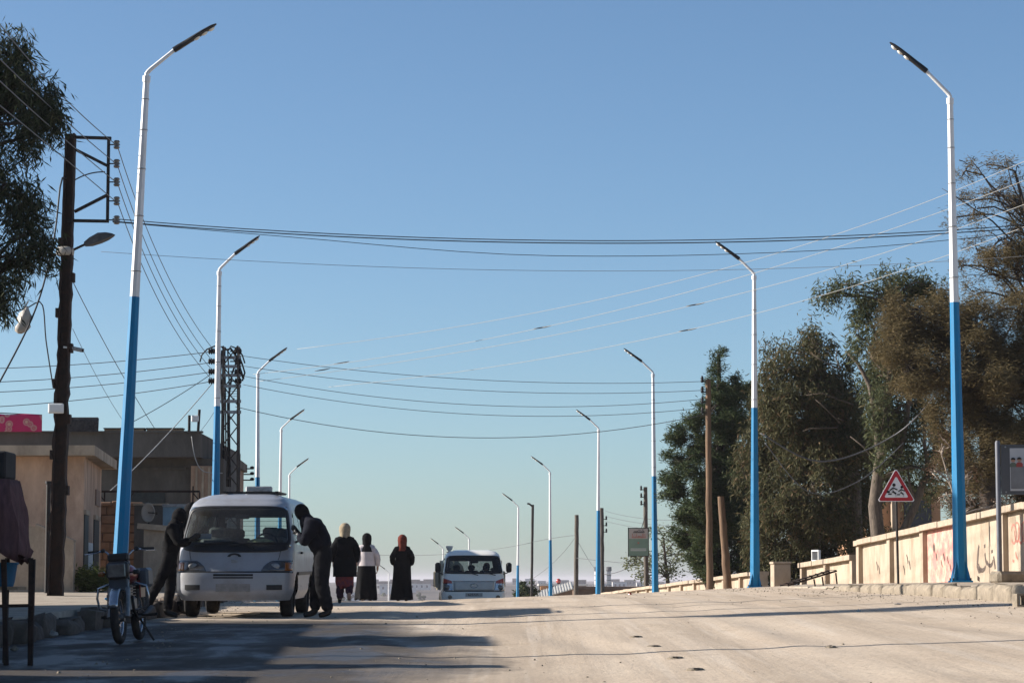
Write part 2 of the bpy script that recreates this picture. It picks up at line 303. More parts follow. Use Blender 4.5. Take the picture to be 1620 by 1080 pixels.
def ground_mat():
    m=bpy.data.materials.new('dusty_road'); m.use_nodes=True; nt=m.node_tree; N=nt.nodes; L=nt.links; N.clear()
    out=N.new('ShaderNodeOutputMaterial'); b=N.new('ShaderNodeBsdfPrincipled'); L.new(b.outputs[0],out.inputs[0]); b.inputs['Specular IOR Level'].default_value=.25
    tc=N.new('ShaderNodeTexCoord'); O=tc.outputs['Object']
    def mapped(scale,rot=0):
        mp=N.new('ShaderNodeMapping'); mp.inputs['Scale'].default_value=scale; mp.inputs['Rotation'].default_value=(0,0,rot); L.new(O,mp.inputs[0]); return mp.outputs[0]
    def noise(vec,scale,det=6,ro=.6):
        n=N.new('ShaderNodeTexNoise'); n.inputs['Scale'].default_value=scale; n.inputs['Detail'].default_value=det; n.inputs['Roughness'].default_value=ro; L.new(vec,n.inputs['Vector']); return n.outputs['Fac']
    def ramp(fac,p0,p1,c0=(0,0,0),c1=(1,1,1)):
        r=N.new('ShaderNodeValToRGB'); r.color_ramp.elements[0].position=p0; r.color_ramp.elements[1].position=p1
        r.color_ramp.elements[0].color=(*c0,1); r.color_ramp.elements[1].color=(*c1,1); L.new(fac,r.inputs[0]); return r.outputs[0]
    def mth(op,a,bb,clamp=False):
        n=N.new('ShaderNodeMath'); n.operation=op; n.use_clamp=clamp
        for i,q in enumerate((a,bb)):
            if isinstance(q,(int,float)): n.inputs[i].default_value=q
            else: L.new(q,n.inputs[i])
        return n.outputs[0]
    def mix(f,a,c,t='MIX'):
        n=N.new('ShaderNodeMixRGB'); n.blend_type=t
        for i,q in enumerate((f,a,c)):
            if isinstance(q,(int,float)): n.inputs[i].default_value=q
            elif isinstance(q,tuple): n.inputs[i].default_value=(*q,1)
            else: L.new(q,n.inputs[i])
        return n.outputs[0]
    c=ramp(noise(O,.35,8,.65),.3,.7,(.45,.355,.26),(.57,.465,.35))
    trk=ramp(noise(mapped((1.5,.045,1),-.065),1.0,5,.6),.42,.62)         # wheel tracks along the road
    c=mix(mth('MULTIPLY',trk,.62),c,(.36,.28,.20))
    trk2=ramp(noise(mapped((4.5,.10,1),-.085),1.0,4,.5),.56,.66)
    c=mix(mth('MULTIPLY',trk2,.5),c,(.56,.47,.37))
    patch=ramp(noise(mapped((.8,.35,1)),1.0,7,.65),.58,.72)               # earthier patches
    c=mix(mth('MULTIPLY',patch,.6),c,(.30,.225,.15))
    grit=ramp(noise(O,26,4,.7),.36,.46)
    c=mix(mth('MULTIPLY',mth('SUBTRACT',1.0,grit),.45),c,(.15,.12,.09))
    grit2=ramp(noise(O,9,4,.75),.66,.74); c=mix(mth('MULTIPLY',grit2,.35),c,(.62,.53,.42))
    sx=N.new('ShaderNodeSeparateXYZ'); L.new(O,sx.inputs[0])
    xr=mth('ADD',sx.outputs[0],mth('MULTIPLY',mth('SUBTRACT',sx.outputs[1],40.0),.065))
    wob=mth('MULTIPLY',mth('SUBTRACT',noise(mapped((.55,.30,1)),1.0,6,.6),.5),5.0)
    a=mth('MULTIPLY',mth('SUBTRACT',-1.2,mth('ADD',xr,mth('MULTIPLY',wob,.55))),.9,True)     # damp left gutter, widened to paint deeper shade into the road colour
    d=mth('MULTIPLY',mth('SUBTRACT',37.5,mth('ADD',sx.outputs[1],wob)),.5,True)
    wet_shade=mth('MULTIPLY',a,d,True); wet_shade=mth('POWER',wet_shade,.5)
    c=mix(mth('MULTIPLY',wet_shade,.93),c,(.030,.026,.023))
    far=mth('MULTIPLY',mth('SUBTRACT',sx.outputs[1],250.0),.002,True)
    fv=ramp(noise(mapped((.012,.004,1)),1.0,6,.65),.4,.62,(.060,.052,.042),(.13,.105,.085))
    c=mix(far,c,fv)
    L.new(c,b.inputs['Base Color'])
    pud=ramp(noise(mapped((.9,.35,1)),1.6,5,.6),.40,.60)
    L.new(mth('SUBTRACT',.95,mth('MULTIPLY',wet_shade,mth('MULTIPLY_ADD' if False else 'MULTIPLY',pud,.52))),b.inputs['Roughness'])
    bp=N.new('ShaderNodeBump'); bp.inputs['Strength'].default_value=.55; bp.inputs['Distance'].default_value=.03
    hh=mth('ADD',noise(O,5,8,.7),mth('MULTIPLY',trk,.3)); L.new(hh,bp.inputs['Height']); L.new(bp.outputs[0],b.inputs['Normal'])
    return m
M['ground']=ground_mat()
# ------------------------------------------------------------------ ground
def ground():
    ys=list(np.arange(-30,14,4.0))+list(np.arange(14,64,.4))+list(np.arange(64,130,2.0))+list(np.arange(130,320,8))+[360,420,500,600,750,900,1100,1300,1500,1800,2200,2700,3200,3800,4500,5500,7000,8900]
    ts=list(np.arange(-8,9.01,.125)); out=[1,2,4,8,14,24,40,70,120,220,400,800,1600,3200,6000]
    ts=[-8-o for o in reversed(out)]+ts+[9+o for o in out]
    rng=np.random.RandomState(3); ph=rng.rand(12,4)
    def relief(x,y):
        s=0
        for k in range(12):
            f=.5+k*.45; s+=math.sin(x*f*math.cos(ph[k,0]*6)+y*f*.7*math.sin(ph[k,0]*6)+ph[k,1]*6.28)/(1+k)
        r=0
        for c,w in ((-3.1,.28),(-1.55,.30),(-.2,.24),(1.35,.30),(2.7,.26),(4.1,.30)):
            q=(x-roadx(y))-c-.35*math.sin(y*.11+c*3)-.12*math.sin(y*.37+c); r+=-.016*math.exp(-(q/w)**2)+.008*math.exp(-((abs(q)-.42)/.16)**2)
        return s*.0055+r*(.6+.4*math.sin(y*.5))
    vs=[]; 
    for y in ys:
        rx=roadx(min(y,260))
        for t in ts:
            x=rx+t; z=zc(y)+cross(t)+(relief(x,y) if 12<y<66 and abs(t)<10 else 0)
            if y>1500 and y<9000: z+= 5*math.sin(x*.0009+1.3)+2.5*math.sin(x*.0031+y*.001)
            if t>6.0 and 44<y<60: z-=0
            vs.append((x,y,z))
    n=len(ts); fs=[(j*n+i,j*n+i+1,(j+1)*n+i+1,(j+1)*n+i) for j in range(len(ys)-1) for i in range(n-1)]
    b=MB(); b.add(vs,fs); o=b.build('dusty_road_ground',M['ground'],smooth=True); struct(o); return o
GROUND=ground()
def RW(xr,y,z=None):
    x=roadx(y)+xr; return Vector((x,y,gz(x,y) if z is None else z))

# pavements as sheets with real kerb stones
def pavement(name, strip, ys, mt):
    """strip(y) -> list of (xr, z)"""
    b=MB(); rows=[strip(y) for y in ys]; n=len(rows[0])
    vs=[(roadx(y)+p[0],y,p[1]) for y,r in zip(ys,rows) for p in r]
    b.add(vs,[(j*n+i,j*n+i+1,(j+1)*n+i+1,(j+1)*n+i) for j in range(len(ys)-1) for i in range(n-1)])
    return struct(b.build(name,mt,smooth=True))
def lz(y): return zc(y)+.25
def kL(y): return -5.42-.088*max(0,40-y)
left_pav=pavement('left_pavement',lambda y:[(-30,lz(y)+.05),(-12,lz(y)+.03),(-9.5,lz(y)+.03+.02*math.sin(y)),(kL(y)-1.4,lz(y)+.015*math.sin(y*1.7)),(kL(y)-.3,lz(y)),(kL(y)-.15,lz(y)-.004),(kL(y)-.13,lz(y)-.5)],[10+1.0*i for i in range(81)],M['paving'])
def rz_(y): return EYE-.075 if y<42 else EYE-.075-.004*(y-42)
right_pav=pavement('right_pavement',lambda y:[(6.88,rz_(y)-.5),(6.9,rz_(y)-.004),(7.05,rz_(y)),(7.4,rz_(y)+.05),(8.0,rz_(y)+.03),(8.6,rz_(y)-.02),(8.9,rz_(y)-.3)],[26+.8*i for i in range(38)],M['paving'])
# kerb stones
rk=random.Random(5)
def kerb(parent, xr, y, top, bot, w, ln, face, m='kerb', jk=1.0):
    b=MB(); h=top-bot; b.box((0,0,h/2),(w,ln,h),bev=.05)
    jit=[(p[0]+rk.uniform(-.022,.022)*jk,p[1]+rk.uniform(-.026,.026)*jk,p[2]+rk.uniform(-.018,.018)*jk) for p in b.v]; b.v=jit
    o=b.build('kerb_stone',M[m],parent,smooth=True,autos=60); o.location=(roadx(y)+xr,y,bot); o.rotation_euler=(rk.uniform(-.03,.03),rk.uniform(-.05,.05)*jk,.065+rk.uniform(-.05,.05)*jk)
y=26.5
while y<47.6:
    ln=rk.uniform(.86,1.02); kerb(right_pav,6.75+rk.uniform(-.03,.03),y,rz_(y)+rk.uniform(-.02,.02)+.005,rz_(y)-.42,.26,ln-.03,-1); y+=ln
y=47.9
while y<54:
    ln=.95; kerb(right_pav,6.75+(y-47.9)*.05,y,rz_(y)-.012*(y-47.5)-.03,rz_(y)-.42,.26,ln-.04,-1); y+=ln
y=16
while y<58:
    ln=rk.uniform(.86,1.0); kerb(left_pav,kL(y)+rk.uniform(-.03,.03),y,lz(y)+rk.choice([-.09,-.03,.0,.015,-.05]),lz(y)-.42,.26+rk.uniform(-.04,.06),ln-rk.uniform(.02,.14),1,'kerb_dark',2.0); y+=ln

# ------------------------------------------------------------------ school wall
def wall(name,label,y0,y1,top,base,pil,xr=8.6,special=None,cap_t=.11):
    org=Vector((roadx(y0)+xr,y0,base(y0)))
    t=thing(name,label,'wall',org)
    def pt(dx,y,z): return (roadx(y)+xr+dx,y,z)
    def slab(dx0,dx1,ya,yb,za,zb,zc0=None,zd=None,nm='panel',m='wallpaint'):
        """za,zb: top at ya,yb"""
        b=MB(); q=[]
        for yy,zt in ((ya,za),(yb,zb)):
            zl=base(yy) if zc0 is None else zt-zc0
            q+= [pt(dx0,yy,zl),pt(dx1,yy,zl),pt(dx1,yy,zt),pt(dx0,yy,zt)]
        b.add(q,[(0,1,2,3),(4,7,6,5),(0,4,5,1),(1,5,6,2),(2,6,7,3),(3,7,4,0)])
        return b.build(nm,M[m],t,world=True)
    ps=sorted(pil)
    for i in range(len(ps)-1):
        a,b_=ps[i]+.14,ps[i+1]-.14
        mname=(special or {}).get(i,'wallpaint')
        slab(.0,.16,a,b_,top(a)-cap_t-.002,top(b_)-cap_t-.002,m=mname)
        # a shallow raised sill under the coping
    for p in ps: slab(-.09,.17,p-.138,p+.138,top(p-.138)-cap_t-.003,top(p+.138)-cap_t-.003,nm='pilaster')
    yy=y0
    while yy<y1-.05:
        ln=min(1.5,y1-yy); a,b_=yy+.006,yy+ln-.006; dz=rk.uniform(-.008,.008)
        slab(-.15+rk.uniform(-.008,.008),.21,a,b_,top(a)+dz,top(b_)+dz,zc0=cap_t,nm='coping_stone',m='wallcap'); yy+=ln
    return t
E=EYE
topA=lambda y: E+1.27-(y-41.9)*.0301
wallA=wall('boundary_wall','tall cream boundary wall with graffiti behind the right pavement',34.0,55.4,topA,lambda y:rz_(y)-.35,[34.2,37.1,40.1,43.1,46.1,49.1,52.1,55.25],special={4:'wallpink'})
topB=lambda y: E+.56-(y-56)*.0224
wallB=wall('boundary_wall','low sunlit cream boundary wall between gate pillar and taller graffiti wall',55.6,62.0,topB,lambda y:E-.6,[55.75,58.8,61.85],xr=8.55)
topC=lambda y: E+.25-(y-69)*.0186-max(0,y-100)*.001
wallC=wall('boundary_wall','long cream boundary wall stepping down the far slope under the pine',68.6,136.0,topC,lambda y:gz(roadx(y)+8.6,y)-.3,[68.75+3.2*i for i in range(22)],xr=8.6,cap_t=.10)
# graffiti strokes on wall A: flat paint strips 3 mm proud of the plaster
def stroke(parent,pts,w,m,xr=8.6,dx=-.004,name='graffiti'):
    """pts in (y, z above eye)"""
    b=MB(); n=len(pts); L=[]; 
    for i,(yy,zz) in enumerate(pts):
        a=pts[max(i-1,0)]; c=pts[min(i+1,n-1)]; tx,tz=c[0]-a[0],c[1]-a[1]; l=math.hypot(tx,tz) or 1
        ww=w*(.55+.45*math.sin(math.pi*(i+.6)/(n+.2))); nx,nz=-tz/l*ww/2,tx/l*ww/2
        L.append(((roadx(yy+nx)+xr+dx,yy+nx,E+zz+nz),(roadx(yy-nx)+xr+dx,yy-nx,E+zz-nz)))
    vs=[p for q in L for p in q]; b.add(vs,[(2*i,2*i+1,2*i+3,2*i+2) for i in range(n-1)])
    return b.build(name,m,parent,world=True)
def arc(cy,cz,ry,rz,a0,a1,n=10): return [(cy+ry*math.cos(R(a0+(a1-a0)*i/n)),cz+rz*math.sin(R(a0+(a1-a0)*i/n))) for i in range(n+1)]
gb,gr=M['graf_black'],M['graf_red']
# black word (panel at about 45 m)
stroke(wallA,[(44.95,.62),(45.0,.55),(45.05,.40),(45.1,.25),(45.0,.17),(44.8,.18)],.10,gb)
stroke(wallA,arc(44.75,.30,.25,.12,200,360),.08,gb); stroke(wallA,[(44.55,.48),(44.5,.36),(44.4,.28)],.08,gb)
stroke(wallA,arc(44.2,.36,.2,.10,180,350),.07,gb); stroke(wallA,[(43.95,.42),(43.9,.32),(43.85,.20)],.08,gb)
stroke(wallA,[(44.6,.60),(44.5,.61)],.07,gb); stroke(wallA,[(44.1,.50),(44.0,.51)],.06,gb); stroke(wallA,[(45.1,.05),(44.95,.02)],.09,M['rust'])
# red scrawl near the frame edge (panel at about 42 m)
for k in range(5): stroke(wallA,arc(42.6-.22*k,.78+.03*(k%2),.16,.16,20+40*k,330+40*k,12),.045,gr)
stroke(wallA,[(42.5,.48),(42.45,.40),(42.35,.36)],.05,gr); stroke(wallA,[(42.7,.34),(42.6,.32)],.05,gr)
# black flecks and eyes on the pink panel, cream flaking
for (yy,zz,ww) in ((48.4,.62,.16),(48.2,.45,.08),(47.6,.44,.09),(47.3,.38,.06),(47.8,.32,.05),(47.1,.24,.05),(46.7,.58,.1)):
    stroke(wallA,[(yy+.05,zz+.07),(yy,zz),(yy-.05,zz-.06)],ww,gb)
for (yy,zz) in ((50.7,.42),(50.5,.3),(51.0,.2),(53.6,.3),(53.4,.22)):
    stroke(wallA,[(yy+.08,zz+.1),(yy,zz+.02),(yy-.04,zz-.08)],.05,M['rust'])
# gate pillar and small things of the wall
gp=thing('gate_pillar','stubby cream gate pillar standing beside the second lamp','pillar',(6.62,62.6,E-.7))
MB().box((0,0,.55),(.42,.5,1.1),.065,bev=.015).build('shaft',M['wallpaint'],gp); MB().box((0,0,1.135),(.46,.54,.06),.065,bev=.01).build('cap',M['wallcap'],gp)
wf=thing('window_frame','small white window frame lying on the low wall','frame',(roadx(60.6)+8.6,60.6,topB(60.6)+.002),.065-R(80))
b=MB(); [b.box(c,s) for c,s in (((0,0,.015),(.46,.06,.03)),((0,0,.255),(.46,.06,.03)),((-.215,0,.135),(.03,.06,.208)),((.215,0,.135),(.03,.06,.208)))]; b.build('frame',M['white_paint'],wf)
for k in range(6): MB().box((-.165+.066*k,0,.135),(.012,.02,.208)).build('bar',M['galv'],wf)
MB().box((0,.02,.135),(.40,.006,.208)).build('pane',M['farwin'],wf)
rt=thing('rusty_rack','rusty metal rack lying on the verge below the low wall','rack',RW(7.15,52.2)+Vector((-.25,0,.02)),.25)
for s in (-1,1): MB().bar((-.55,s*.22,.02),(.52,s*.22,.32),.035).build('rail',M['rust'],rt)
for k in range(9): f=k/8; MB().bar((-.53+1.02*f,-.22,.045+.29*f),(-.53+1.02*f,.22,.045+.29*f),.05,.012).build('slat',M['rust'],rt)
for x,z in ((.5,.28),(.2,.2),(.02,.15)): MB().bar((x,-.22,z),(x+.03,-.22,-.02),.025).build('leg',M['rust'],rt)

# ------------------------------------------------------------------ street lamps
ORD=['nearest','second','third','fourth','fifth','sixth','seventh','eighth','ninth']
def lamp(px,py,d,side,base,label,lean=0.0,detail=True,arm=(1.0,.85)):
    top=P(px,py,d); H=(top.z-base); bx=top.x-math.tan(lean)*H
    t=thing('street_lamp',label,'street lamp',(bx,d,base),(0,lean,0),'blue and white street lamps lining the road')
    H=H/math.cos(lean); seg=8; hb=H*.575
    r0,r1,r2=.125,.078,.05
    MB().tube([(0,0,.03),(0,0,hb)],[r0,r1],seg).build('lower_pole',M['lamp_blue'],t,smooth=True,autos=30)
    MB().tube([(0,0,hb+.001),(0,0,H-.05)],[r1-.002,r2],seg).build('upper_pole',M['lamp_white'],t,smooth=True,autos=30)
    # footing plate, gussets, bolts
    MB().box((0,0,.018),(.36,.36,.03),R(45) if False else 0,bev=.006).build('base_plate',M['lamp_blue'],t)
    if detail:
        for k in range(4):
            a=math.pi/2*k+math.pi/4; ca,sa=math.cos(a),math.sin(a); b=MB()
            q=[(.10,.033),(.20,.033),(.20,.06),(.112,.36),(.10,.36)]
            b.add([(r*ca-s*sa*.006,r*sa+s*ca*.006,z) for s in (-1,1) for r,z in q],[(0,1,2,3,4),(9,8,7,6,5)]+[(i,(i+1)%5,5+(i+1)%5,5+i) for i in range(5)]); b.build('gusset',M['lamp_blue'],t)
            MB().tube([(.145*(1 if k in(0,3) else -1),.145*(1 if k<2 else -1),-.06),(.145*(1 if k in(0,3) else -1),.145*(1 if k<2 else -1),.075)],.014,6).build('anchor_bolt',M['darksteel'],t)
        for k in range(5):
            zz=H-.35-.42*k*(1+.15*k); MB().torus((0,0,zz),r2+(r1-r2)*(H-zz)/(H-hb)+.002,.007,'z',12,6).build('cable_tie',M['galv'],t)
    MB().tube([(0,0,H-.08),(0,0,H+.015)],r2+.012,10).build('collar',M['lamp_white'],t)
    ax,az=arm; s=side; L=math.hypot(ax,az); ux,uz=s*ax/L,az/L
    tip=Vector((s*ax,0,H+az)); mid=Vector((0,0,H+.10))+Vector((ux,0,uz))*L*.42
    path=[Vector((0,0,H)),Vector((0,0,H+.05)),Vector((s*.02,0,H+.085)),Vector((s*.055,0,H+.125)),mid]
    MB().tube(path,[.036,.036,.036,.034,.030],8).build('arm',M['lamp_white'],t,smooth=True,autos=40)
    # blade shaped LED head
    hd=MB(); a0=mid-Vector((ux,0,uz))*.05; Lh=(tip-a0).length; dr=(tip-a0).normalized(); up=Vector((-dr.z*s*1.0,0,dr.x*s)) ; up=up if up.z>0 else -up; wd=Vector((0,1,0)); rg=[]
    for f,w,h in ((0,.045,.04),(.12,.05,.04),(.3,.055,.035),(.5,.085,.030),(.72,.095,.026),(.9,.07,.02),(1,.02,.008)):
        c=a0+dr*Lh*f; rg.append([c+wd*w+up*h*.3,c+wd*w*.7+up*h,c-wd*w*.7+up*h,c-wd*w+up*h*.3,c-wd*w-up*h*.5,c-wd*w*.6-up*h,c+wd*w*.6-up*h,c+wd*w-up*h*.5])
    hd.rings(rg); h=hd.build('lamp_head',M['black_plastic'],t,smooth=True,autos=40)
    for f in (.52,.70,.86):
        c=a0+dr*Lh*f-up*.034; b=MB(); rr=[]
        for k,(ra,dz) in enumerate(((.05,0.008),(.048,-.004),(.025,-.018))): rr.append([c+(wd*math.cos(2*math.pi*i/10)*ra+dr*math.sin(2*math.pi*i/10)*ra*1.15)+up*dz for i in range(10)])
        b.rings(rr); b.build('led_lens',M['led'],h,smooth=True)
    return t
RL=[(1503,157,42.2),(1193,437,61.8),(1033,592,82.4),(947,680,106),(870,748,127),(820,803,148),(742,853,169),(701,869,190),(615,907,230)]
RT=['nearest right street lamp with bolted blue foot in front of the cream wall','second street lamp on the right, beside the stubby gate pillar','third street lamp on the right, beside the hanging notice board',
    'fourth street lamp on the right, in front of a grey pole','fifth street lamp on the right, at the tin roofed shed','sixth street lamp on the right, between white pickup and tall thin pole',
    'small far lamp whose head shows above the white pickup cab','tiny far lamp whose head shows left of the pickup cab','farthest tiny lamp between the two people in long black skirts']
for i,(px,py,d) in enumerate(RL):
    x=P(px,py,d).x; base=rz_(d)+.045 if i==0 else gz(x,d)
    lamp(px,py,d,-1,base,RT[i],R(-.3) if i==0 else R([0,.35,-.3,.4,-.2,.5,0,.3,0][i]),i<3,(1.0,.98) if i==0 else (.95,.86))
LL=[(232,122,38.7),(347,430,60.4),(408,592,82.4),(445,680,105),(458,752,127)]
LT=['nearest left street lamp leaning slightly behind the motorcycle','second street lamp on the left, in front of the lattice pylon','third street lamp on the left, rising behind the minivan roof',
    'fourth street lamp on the left, above the roof box of the minivan','smallest left street lamp just clearing the minivan roof']
for i,(px,py,d) in enumerate(LL):
    x=P(px,py,d).x; base=lz(d)+.01 if d<89 else gz(x,d)
    lamp(px,py,d,1,base,LT[i],R(2.3) if i==0 else R([0,.3,-.35,.4,0][i]),i<2,(1.04,.88) if i==0 else (.96,.88))

# ------------------------------------------------------------------ steel utility pole on the left (H section with rectangular bracket)
PD=44.0
pb=P(88,935,PD); pt_=P(112,212,PD)
up=thing('utility_pole','rusty jagged steel utility pole carrying a rectangular insulator bracket','utility pole',(pb.x,PD,lz(PD)))
H=pt_.z-lz(PD); tl=pt_.x-pb.x
def ux(z): return tl*z/H
rj=random.Random(11)
b=MB(); n=60
for fx in (-1,1):                    # two ragged flanges and a web
    ring=[]
    for i in range(n+1):
        z=H*i/n; w=.128-.045*z/H; c=ux(z); j=rj.choice([0,0,0,.012,-.018,.02])*(1 if z<H*.75 else .2)
        ring.append([(c+fx*(w+j),-.10,z),(c+fx*(w-.03),-.10,z),(c+fx*(w-.03),.10,z),(c+fx*(w+j),.10,z)])
    b.rings(ring)
ring=[[(ux(H*i/n)-.122+.045*i/n,-.02,H*i/n),(ux(H*i/n)+.122-.045*i/n,-.02,H*i/n),(ux(H*i/n)+.122-.045*i/n,.02,H*i/n),(ux(H*i/n)-.122+.045*i/n,.02,H*i/n)] for i in range(n+1)]
b.rings(ring); b.build('shaft',M['rust'],up)
for k in range(9):
    z=1.2+.62*k; s=1 if k%2 else -1; MB().box((ux(z)+s*(.16-.05*z/H),0,z),(.05,.16,.16),None).build('torn_plate',M['rust'],up)
def upx(px,py,dd=PD): p=P(px,py,dd); return (p.x-pb.x,0,p.z-lz(PD))
def bracket(a,c,w=.06): 
    A,C=upx(*a),upx(*c); MB().bar(A,C,w,.05).build('bracket_bar',M['darksteel'],up)
bracket((112,217),(176,219),.07); bracket((172,219),(170,352),.05); bracket((106,349),(172,350),.07); bracket((116,235),(171,263)); bracket((118,335),(171,308))
for i,yy in enumerate((229,259,288,318,348)):
    a=upx(172,yy); MB().bar(a,(a[0]+.14,0,a[2]),.02).build('insulator_pin',M['darksteel'],up)
    MB().tube([(a[0]+.14,0,a[2]-.075),(a[0]+.14,0,a[2]-.045),(a[0]+.14,0,a[2]-.03),(a[0]+.14,0,a[2]),(a[0]+.14,0,a[2]+.03),(a[0]+.14,0,a[2]+.045),(a[0]+.14,0,a[2]+.075)],[.04,.062,.035,.066,.035,.062,.04],10).build('insulator',M['ceramic'],up,smooth=True)
# old cobra-head luminaire, tape, junction box and camera
sl=thing('old_street_light','old grey hooded street light clamped to the rusty utility pole','street light',(pb.x,PD,lz(PD)))
MB().tube([upx(102,402),upx(125,391),upx(138,385)],.022,6).build('arm',M['darksteel'],sl)
b=MB(); rg=[]
A,C=Vector(upx(134,387)),Vector(upx(182,372)); dr=(C-A).normalized(); upv=Vector((-dr.z,0,dr.x))
for f,w,h0,h1 in ((0,.05,.05,-.03),(.2,.11,.10,-.05),(.5,.14,.135,-.045),(.75,.13,.10,-.03),(.92,.08,.05,-.01),(1,.02,.01,0)):
    c=A+dr*(C-A).length*f; rg.append([c+Vector((0,w,0))+upv*h1,c+Vector((0,w*.8,0))+upv*h0*.7,c+upv*h0,c-Vector((0,w*.8,0))+upv*h0*.7,c-Vector((0,w,0))+upv*h1,c+upv*h1])
b.rings(rg); b.build('hood',M['hood'],sl,smooth=True,autos=40)
a=upx(103,398); MB().torus((a[0],0,a[2]),.13,.035,'z',16,8,sq=2.2).build('clamp_wrap',M['bag'],sl,smooth=True)
jb=thing('junction_box','small white junction box fixed low on the rusty utility pole','box',(P(91,655,PD).x,PD-.16,P(91,655,PD).z))
MB().box((0,0,.09),(.26,.10,.17),bev=.012).build('case',M['white_paint'],jb); MB().box((0,-.056,.09),(.22,.012,.13),bev=.004).build('lid',M['white_paint'],jb); MB().box((0,.08,.09),(.05,.08,.05)).build('mount',M['darksteel'],jb)
sc_=thing('security_camera','small grey security camera on the rusty utility pole','camera',(P(112,552,PD).x,PD-.05,P(112,552,PD).z))
MB().bar((-.12,0,.03),(.06,0,.01),.03).build('mount',M['white_paint'],sc_); MB().box((.13,0,-.01),(.17,.07,.07),Matrix.Rotation(R(12),3,'Y'),bev=.012).build('housing',M['galv'],sc_); MB().tube([(.20,0,-.025),(.235,0,-.032)],.032,10).build('lens',M['black_plastic'],sc_)
tp=P(74,765,46.5); tp2=thing('steel_post','thin black steel post beside the rusty utility pole','post',(P(74,930,46.5).x,46.5,lz(46.5)))
MB().tube([(0,0,0),(0,0,tp.z-lz(46.5))],.045,8).build('tube',M['darksteel'],tp2); MB().tube([(0,0,tp.z-lz(46.5)+.001),(0,0,tp.z-lz(46.5)+.05)],.065,8).build('cap',M['darksteel'],tp2)

# ------------------------------------------------------------------ lattice pylon
LD=66.0
lb=P(364,780,LD); ltop=P(366,548,LD); zb=lz(LD)-.3
ly=thing('lattice_pylon','slim steel lattice pylon with black cable loops behind the second left lamp','pylon',(lb.x,LD,zb))
HL=ltop.z-zb; lw=lambda z: .24-.05*z/HL
def lcx(z): return (ltop.x-lb.x)*z/HL
for sx in (-1,1):
    for sy in (-1,1): MB().bar((sx*lw(0)+lcx(0),sy*lw(0),0),(sx*lw(HL)+lcx(HL),sy*lw(HL),HL),.04).build('corner_angle',M['pylon'],ly)
nz=13
for i in range(nz):
    z0=HL*i/nz; z1=HL*(i+1)/nz
    for s in (-1,1):
        a=-s if i%2 else s
        MB().bar((a*lw(z0)+lcx(z0),s*lw(z0),z0),(-a*lw(z1)+lcx(z1),s*lw(z1),z1),.03).build('lacing',M['pylon'],ly)
        MB().bar((s*lw(z0)+lcx(z0),-lw(z0),z0),(s*lw(z1)+lcx(z1),lw(z1),z1),.03).build('lacing',M['pylon'],ly)
def lpx(px,py): p=P(px,py,LD); return Vector((p.x-lb.x,-.1,p.z-zb))
for yy in (566,580,594,611,635,652):
    a,c=lpx(348,yy),lpx(382,yy); MB().bar(a,c,.05,.08).build('cross_arm',M['galv'],ly)
for yy in (556,572,588,603):
    for px,s in ((341,-1),(372,1)):
        a=lpx(px,yy); MB().bar(a+Vector((-s*.12,0,0)),a+Vector((s*.02,0,0)),.03).build('insulator_pin',M['darksteel'],ly)
        MB().tube([a+Vector((s*q,0,0)) for q in (0,.03,.06,.09,.12,.15,.18)],[.04,.09,.05,.095,.05,.09,.04],8).build('insulator',M['cable'],ly,smooth=True)
def loop(pts,r=.019): MB().tube([lpx(*q) for q in pts],r,6).build('cable_loop',M['cable'],ly,smooth=True)
loop([(317,573),(320,562),(328,553),(340,548),(352,549),(356,560),(357,600),(358,700),(359,770)]); loop([(388,575),(384,562),(376,552),(366,548),(361,556),(363,600),(364,700),(365,770)])
loop([(386,600),(381,585),(375,565),(366,552),(352,555),(349,590),(353,650),(356,770)],.03); loop([(384,603),(388,590),(384,577),(380,566)],.022); loop([(370,630),(373,637),(376,637)],.02); loop([(362,770),(361,640),(368,590),(376,570)],.025)
for k in range(4): MB().bar(lpx(343,615+4*k),lpx(376,615+4*k),.012).build('step_bar',M['pylon'],ly)

# ------------------------------------------------------------------ wooden and thin poles on the far side
def pole(name,label,px0,py0,px1,py1,d,r0,r1,m,base=None,arms=(),extra=None,cat='pole'):
    a=P(px0,py0,d); c=P(px1,py1,d); x0=a.x; bz=gz(a.x,d) if base is None else base
    t=thing(name,label,cat,(x0,d,bz)); Hh=c.z-bz; tx=(c.x-a.x)*Hh/max(.1,(c.z-a.z)); rr=random.Random(int(px0)); pts=[]; rs=[]
    for i in range(15):
        f=i/14; pts.append((tx*f+rr.uniform(-.5,.5)*r0*.18,rr.uniform(-.5,.5)*r0*.18,Hh*f)); rs.append((r0+(r1-r0)*f)*(1+rr.uniform(-.05,.05)))
    MB().tube(pts,rs,10).build('shaft',m,t,smooth=True,autos=50)
    for (dz,L_,n) in arms:
        for k in range(n):
            zz=Hh-dz-.28*k; MB().bar((tx*zz/Hh-.02,-.03,zz),(tx*zz/Hh-L_,-.03,zz),.03).build('insulator_pin',M['darksteel'],t)
            MB().tube([(tx*zz/Hh-L_,-.03,zz+q) for q in (-.03,.02,.05,.08,.12,.15)],[.03,.05,.03,.05,.03,.03],8).build('insulator',M['cable'],t,smooth=True)
    return t
pA=pole('wooden_pole','tall straight brown utility pole in front of the pine',1123,938,1120,600,68,.095,.07,M['wood'],arms=((.06,.16,4),))
pB=pole('wooden_pole','short leaning wooden pole beside the tall brown pole',1153,938,1141,785,70,.12,.09,M['wood'])
pC=pole('utility_pole','dark utility pole that holds the hanging notice board',1023,942,1021,770,96,.095,.075,M['wood_grey'],arms=((.1,.16,3),))
pD=pole('wooden_pole','grey utility pole right behind the fourth right lamp',953,942,952,803,112,.11,.09,M['wood_grey'],arms=((.5,-.2,3),))
